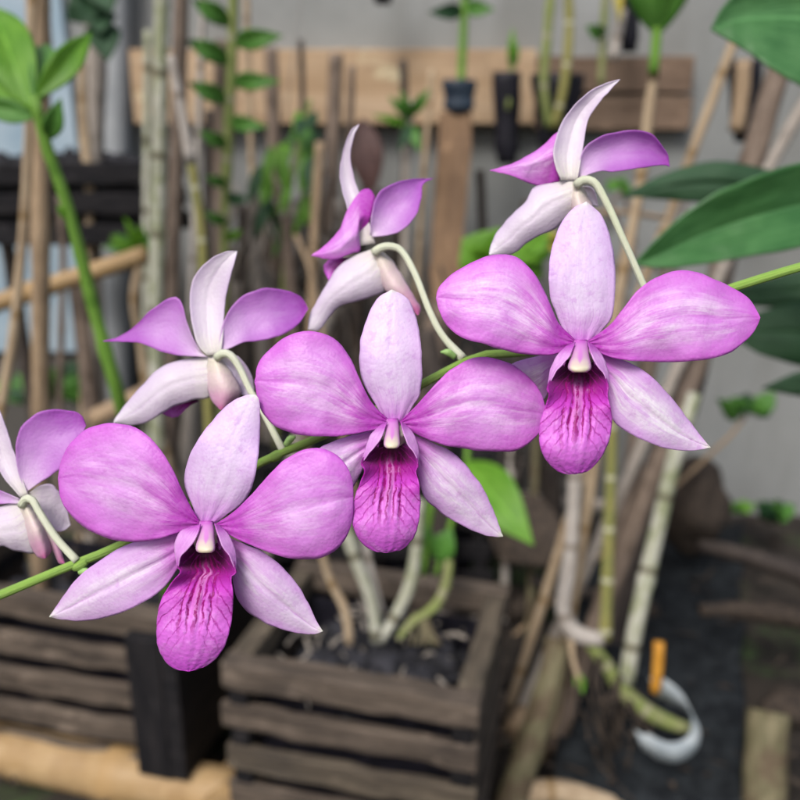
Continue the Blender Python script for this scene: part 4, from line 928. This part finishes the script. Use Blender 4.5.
# hanging foliage in the middle
hf = empty('trailing_plant', PY(290, 260, 1.08), 'trailing plant with drooping bright green leaves below the tan board', 'plant')
stick('stem', [(310, 100, 1.1), (298, 150, 1.09), (288, 200, 1.08), (283, 300, 1.06)], [5, 5, 6, 6], 'cane_green', parent=hf, ground=True)
for k in range(34):
    u = random.uniform(256, 318); v = random.uniform(110, 225); yy = random.uniform(1.03, 1.12)
    if v < 140 and u < 295: u += 30
    leaf(hf, PY(u, v, yy), PY(u+random.uniform(-16, 14), v+random.uniform(16, 48), yy-.02), random.uniform(.009, .017), random.choice(['leaf_bright', 'leaf_bright', 'leaf_mid', 'leaf_dark']), bow=.1, n=(8, 4))
# fresh shoot at the edge
fs = empty('green_shoot', PY(122, 410, .52), 'thick fresh green shoot with a rosette of broad bright leaves at its top', 'plant')
stick('shoot_stem', [(33, 95, .50), (48, 150, .505), (70, 215, .51), (97, 320, .52), (121, 405, .53), (150, 520, .60)], [11, 11, 12, 13, 14, 14], 'cane_fresh', parent=fs, nodes=.06, ground=True)
for (a, b, w, m, bw) in (((32, 112, .50), (-8, 6, .56), .026, 'leaf_bright', .1), ((33, 112, .50), (20, 22, .545), .021, 'leaf_bright', -.08), ((36, 98, .50), (92, 32, .53), .014, 'leaf_bright', .12), ((35, 114, .50), (-24, 74, .53), .018, 'leaf_bright', -.1),
                     ((33, 118, .50), (-30, 100, .50), .012, 'leaf_mid', -.1), ((36, 104, .50), (48, 44, .55), .014, 'leaf_mid', .1), ((48, 140, .505), (61, 98, .50), .010, 'leaf_mid', .1), ((70, 220, .51), (57, 205, .505), .005, 'leaf_bright', .1)):
    leaf(fs, PY(*a), PY(*b), w, m, bow=bw, fold=.35)
# overhanging dark leaves at the top
dv = empty('dark_vine', PY(100, -30, 1.05), 'dark green leaves hanging from the top edge over the grey-brown stake', 'plant')
stick('stem', [(110, -70, 1.06), (96, -10, 1.05), (100, 40, 1.04)], 4, 'stake_dark', parent=dv)
for (a, b) in (((98, -20), (112, 14)), ((95, -8), (82, 24)), ((98, 10), (100, 34)), ((100, 20), (108, 62)), ((96, 0), (66, 20)), ((90, -20), (70, -4))):
    leaf(dv, PY(a[0], a[1], 1.05), PY(b[0], b[1], 1.02), .036, 'leaf_dark', bow=.1, n=(8, 4))
# dark basket on the pole at the left, with a tuft
bk3, cm3 = crate('small black slatted basket standing high behind the fresh green shoot', -.285, 1.03, .24, .15, .575, 3, 'wood_black', 'wood_black', X, Yv, sh=.024, gp=.012)
chunks('charcoal', 'dark lumps filling the small black basket behind the green shoot', cm3, X, Yv, .20, .11, .562, 60, .009, .017, 'charcoal')
for k, x in enumerate((-.50, -.31)):
    tag(tube('basket_post', [Vector((x, 1.10, .483)), Vector((x+.004, 1.10, .25)), Vector((x, 1.11, -.01))], [.009, .009, .010], M['stake_dark'], None, jit=.15, sides=12),
        ['dark post under the black basket, at the edge of the view', 'dark post under the black basket, nearer the whitish cane'][k], 'post')
a = PY(-70, 325, .86); b = PY(147, 254, .90)
pole('slanting tan bamboo pole tied across in front of the black basket', a, b, .0095)
pole('low tan bamboo pole showing just above the lowest bloom', PY(92, 420, .93), PY(190, 372, .95), .011, 'stake_tan')
tuft = empty('fern_tuft', PY(148, 258, .92), 'small tuft of narrow bright green leaves at the bamboo pole end', 'plant')
for k in range(16):
    an = random.uniform(-2.9, -.2)
    leaf(tuft, PY(143, 252, .93), PY(143+math.cos(an)*random.uniform(14, 42)-6, 252+math.sin(an)*random.uniform(12, 40), .91), .010, random.choice(['leaf_bright', 'leaf_mid']), bow=.12, n=(8, 4))
# low greenery on the ground at the foot of the wall
def weed(label, u, v, Y, n, hpx, w, mats):
    r = empty('weed_plant', PY(u, v, Y), label, 'plant')
    for k in range(n):
        du = random.gauss(0, hpx*.6)
        leaf(r, PY(u+du*.25, v, Y+random.uniform(-.03, .03)), PY(u+du, v-random.uniform(.2, 1)*hpx, Y+random.uniform(-.05, .05)), w, random.choice(mats), bow=.1, n=(8, 4))
weed('low dark green weeds under the slanting bamboo pole', 60, 400, 1.2, 26, 42, .03, ['leaf_dark', 'leaf_mid', 'leaf_dark'])
weed('low yellowish green weeds on the soil near the foot of the wall', 775, 520, 1.15, 30, 22, .018, ['leaf_mid', 'leaf_dark', 'leaf_mid'])
weed('small mossy weeds beside the clump of dead roots', 735, 512, 1.1, 16, 14, .014, ['leaf_mid', 'leaf_bright'])
weed('small green sprig on a thin twig against the bare wall', 748, 414, 1.05, 12, 22, .026, ['leaf_mid', 'leaf_dark'])
weed('bright green leaves half hidden behind the topmost bloom', 500, 262, .8, 5, 36, .045, ['leaf_bright', 'leaf_mid'])
weed('green and yellow leaves just under the topmost bloom', 548, 250, .75, 5, 20, .026, ['leaf_bright', 'leaf_yellow'])
weed('pale green leaf tips beside the stalk of the topmost bloom', 618, 190, .9, 4, 14, .02, ['leaf_mid', 'leaf_bright'])
S('thin twig holding the small green sprig', [(746, 416, 1.05), (728, 438, 1.04), (702, 462, 1.03)], [3.5, 4, 4], 'stake_tan', 'twig', 'twig')
# right side canes and stakes
rc = empty('leaf_topped_cane', PY(600, 420, .80), 'slim tan cane topped by one dark green leaf beside the topmost bloom', 'plant')
stick('cane', [(657, 22, .80), (654, 72, .80), (650, 100, .80), (643, 160, .80), (636, 210, .80), (618, 300, .79), (600, 420, .78)], [8, 9, 11, 11, 11, 12, 12], 'cane_tan', parent=rc, nodes=.08, ground=True)
stick('green_tip', [(658, 14, .795), (656, 45, .795), (653, 74, .795)], [10, 10, 11], 'cane_fresh', parent=rc)
leaf(rc, PY(657, 36, .795), PY(664, -130, .78), .056, 'leaf_mid', bow=.08)
leaf(rc, PY(656, 34, .795), PY(636, -90, .78), .034, 'leaf_mid', bow=.08)
S('slim leaning cane, brown above and pale below, left of the broad leaf', [(738, 30, .95), (712, 100, .95), (690, 158, .94), (672, 210, .94), (648, 270, .93), (610, 390, .90)], [10, 10, 10, 11, 10, 10], 'cane_tan', 'cane', 'cane', nodes=.1)
S('wide leaning brown stake passing behind the broad leaf', [(782, 60, .93), (755, 150, .92), (735, 220, .91), (700, 350, .87), (650, 480, .83), (600, 615, .79)], [24, 25, 25, 24, 23, 22], 'stake_brown')
S('pale grey leaning stick above the broad leaf at the edge', [(830, 65, .88), (795, 120, .88), (765, 175, .87), (740, 230, .86)], [14, 14, 13, 13], 'stake_grey', 'stick', 'stick')
S('dark brown stake leaning behind the sepal of the highest open bloom', [(700, 350, 1.0), (688, 400, .99), (660, 470, .97), (640, 540, .95)], [24, 24, 24, 24], 'stake_dark')
S('dim brown stake between the slim cane and the wide leaning stake', [(670, 270, 1.0), (655, 330, .99), (640, 420, .97)], [18, 18, 18], 'stake_brown')
S('short tan offcut hung beside the black bag', [(744, 60, 1.15), (741, 100, 1.15), (736, 132, 1.15)], [15, 16, 15], 'stake_tan', 'offcut', 'offcut', ground=False)
S('thin yellow twig crossing behind the stalk of the topmost bloom', [(585, 214, .86), (620, 212, .86), (665, 218, .87)], [5, 5, 5], 'stake_tan', 'twig', 'twig', ground=False)
tag(stick('hanging_wire', [(304, -20, 1.22), (296, 40, 1.21), (284, 128, 1.2)], 1.4, 'wire', jit=0), 'thin wire hanging down in front of the tan board', 'wire')
for k, (u0, u1, v, yy, lb) in enumerate(((470, 650, 500, 1.15, 'grey-brown stick lying low behind the pale canes'), (430, 545, 545, 1.0, 'brown stick lying behind the front slatted basket'), (530, 640, 590, .95, 'dark stick lying on soil between basket and black cloth'))):
    S(lb, [(u0, v-10, yy), ((u0+u1)/2, v+2, yy), (u1, v+8, yy)], 12, ['stake_grey', 'stake_brown', 'stake_dark'][k], 'stick', 'stick', ground=False)

def tangle(label, u0, u1, v0, v1, Y, n, mats):
    V = []; Fc = []; UV = []
    for k in range(n):
        u = random.uniform(u0, u1); v = random.uniform(v0, v1); y = Y+random.uniform(-.05, .05); L = random.uniform(25, 80); d = random.gauss(0, 14)
        pts = [PY(u, v, y), PY(u+d*.5+random.gauss(0, 5), v+L*.5, y), PY(u+d, v+L, y+random.uniform(-.02, .02))]
        v_, f_, q_ = tube_data(pts, [random.uniform(.0012, .003) for _ in pts], sides=6, jit=.2)
        o = len(V); V += v_; UV += q_; Fc += [tuple(i+o for i in f) for f in f_]
    tag(mesh('dry_twigs', V, Fc, M[mats], None, UV, True, origin=V[0]), label, 'twigs', None, 'stuff')
tangle('tangle of thin dry twigs and roots hanging among the stakes left of the nodding bloom', 225, 345, 170, 300, 1.1, 60, 'stake_grey')
tangle('dark tangle of dead roots in the shade behind the middle bloom', 335, 560, 260, 500, 1.02, 110, 'stake_dark')
tangle('thin pale twigs among the leaning canes behind the topmost bloom', 570, 700, 180, 330, 1.05, 26, 'stake_brown')
tangle('fine brown roots lying over the black cloth by the rhizome', 575, 632, 680, 750, .71, 16, 'root')
# ------------------------------------------------------------------ light, sky, camera
EL, AZ = math.radians(50), math.radians(205)     # soft light from behind the camera's left shoulder
w = bpy.data.worlds.new('World'); sc.world = w; w.use_nodes = True
nt = w.node_tree; bg = nt.nodes['Background']
sky = nt.nodes.new('ShaderNodeTexSky'); sky.sky_type = 'NISHITA'; sky.sun_disc = False
sky.sun_elevation = EL; sky.sun_rotation = AZ; sky.air_density = 1.0; sky.dust_density = 4.0; sky.ozone_density = .6
nt.links.new(sky.outputs[0], bg.inputs[0]); bg.inputs[1].default_value = .08
sd = bpy.data.lights.new('sun', 'SUN'); sd.energy = 1.5; sd.angle = math.radians(22); sd.color = (1, .99, .975)
so = bpy.data.objects.new('sun', sd); col.objects.link(so)
dirv = Vector((math.sin(AZ)*math.cos(EL), math.cos(AZ)*math.cos(EL), math.sin(EL)))
so.rotation_euler = dirv.to_track_quat('Z', 'Y').to_euler(); so.location = dirv*3
cd = bpy.data.cameras.new('camera'); co = bpy.data.objects.new('camera', cd); col.objects.link(co)
co.location = CAM; co.rotation_euler = (math.pi/2-PITCH, 0, 0)
cd.sensor_width = 36; cd.sensor_fit = 'HORIZONTAL'; cd.lens = F/800*36; cd.clip_start = .01; cd.clip_end = 200
cd.dof.use_dof = True; cd.dof.focus_distance = .199; cd.dof.aperture_fstop = 12.0; cd.dof.aperture_blades = 0
sc.camera = co
sc.view_settings.view_transform = 'Standard'; sc.view_settings.look = 'None'
sc.view_settings.exposure = 0.92; sc.view_settings.gamma = 1; sc.view_settings.use_curve_mapping = False
sc.render.engine = 'CYCLES'
sc.cycles.max_bounces = 6; sc.cycles.use_denoising = True
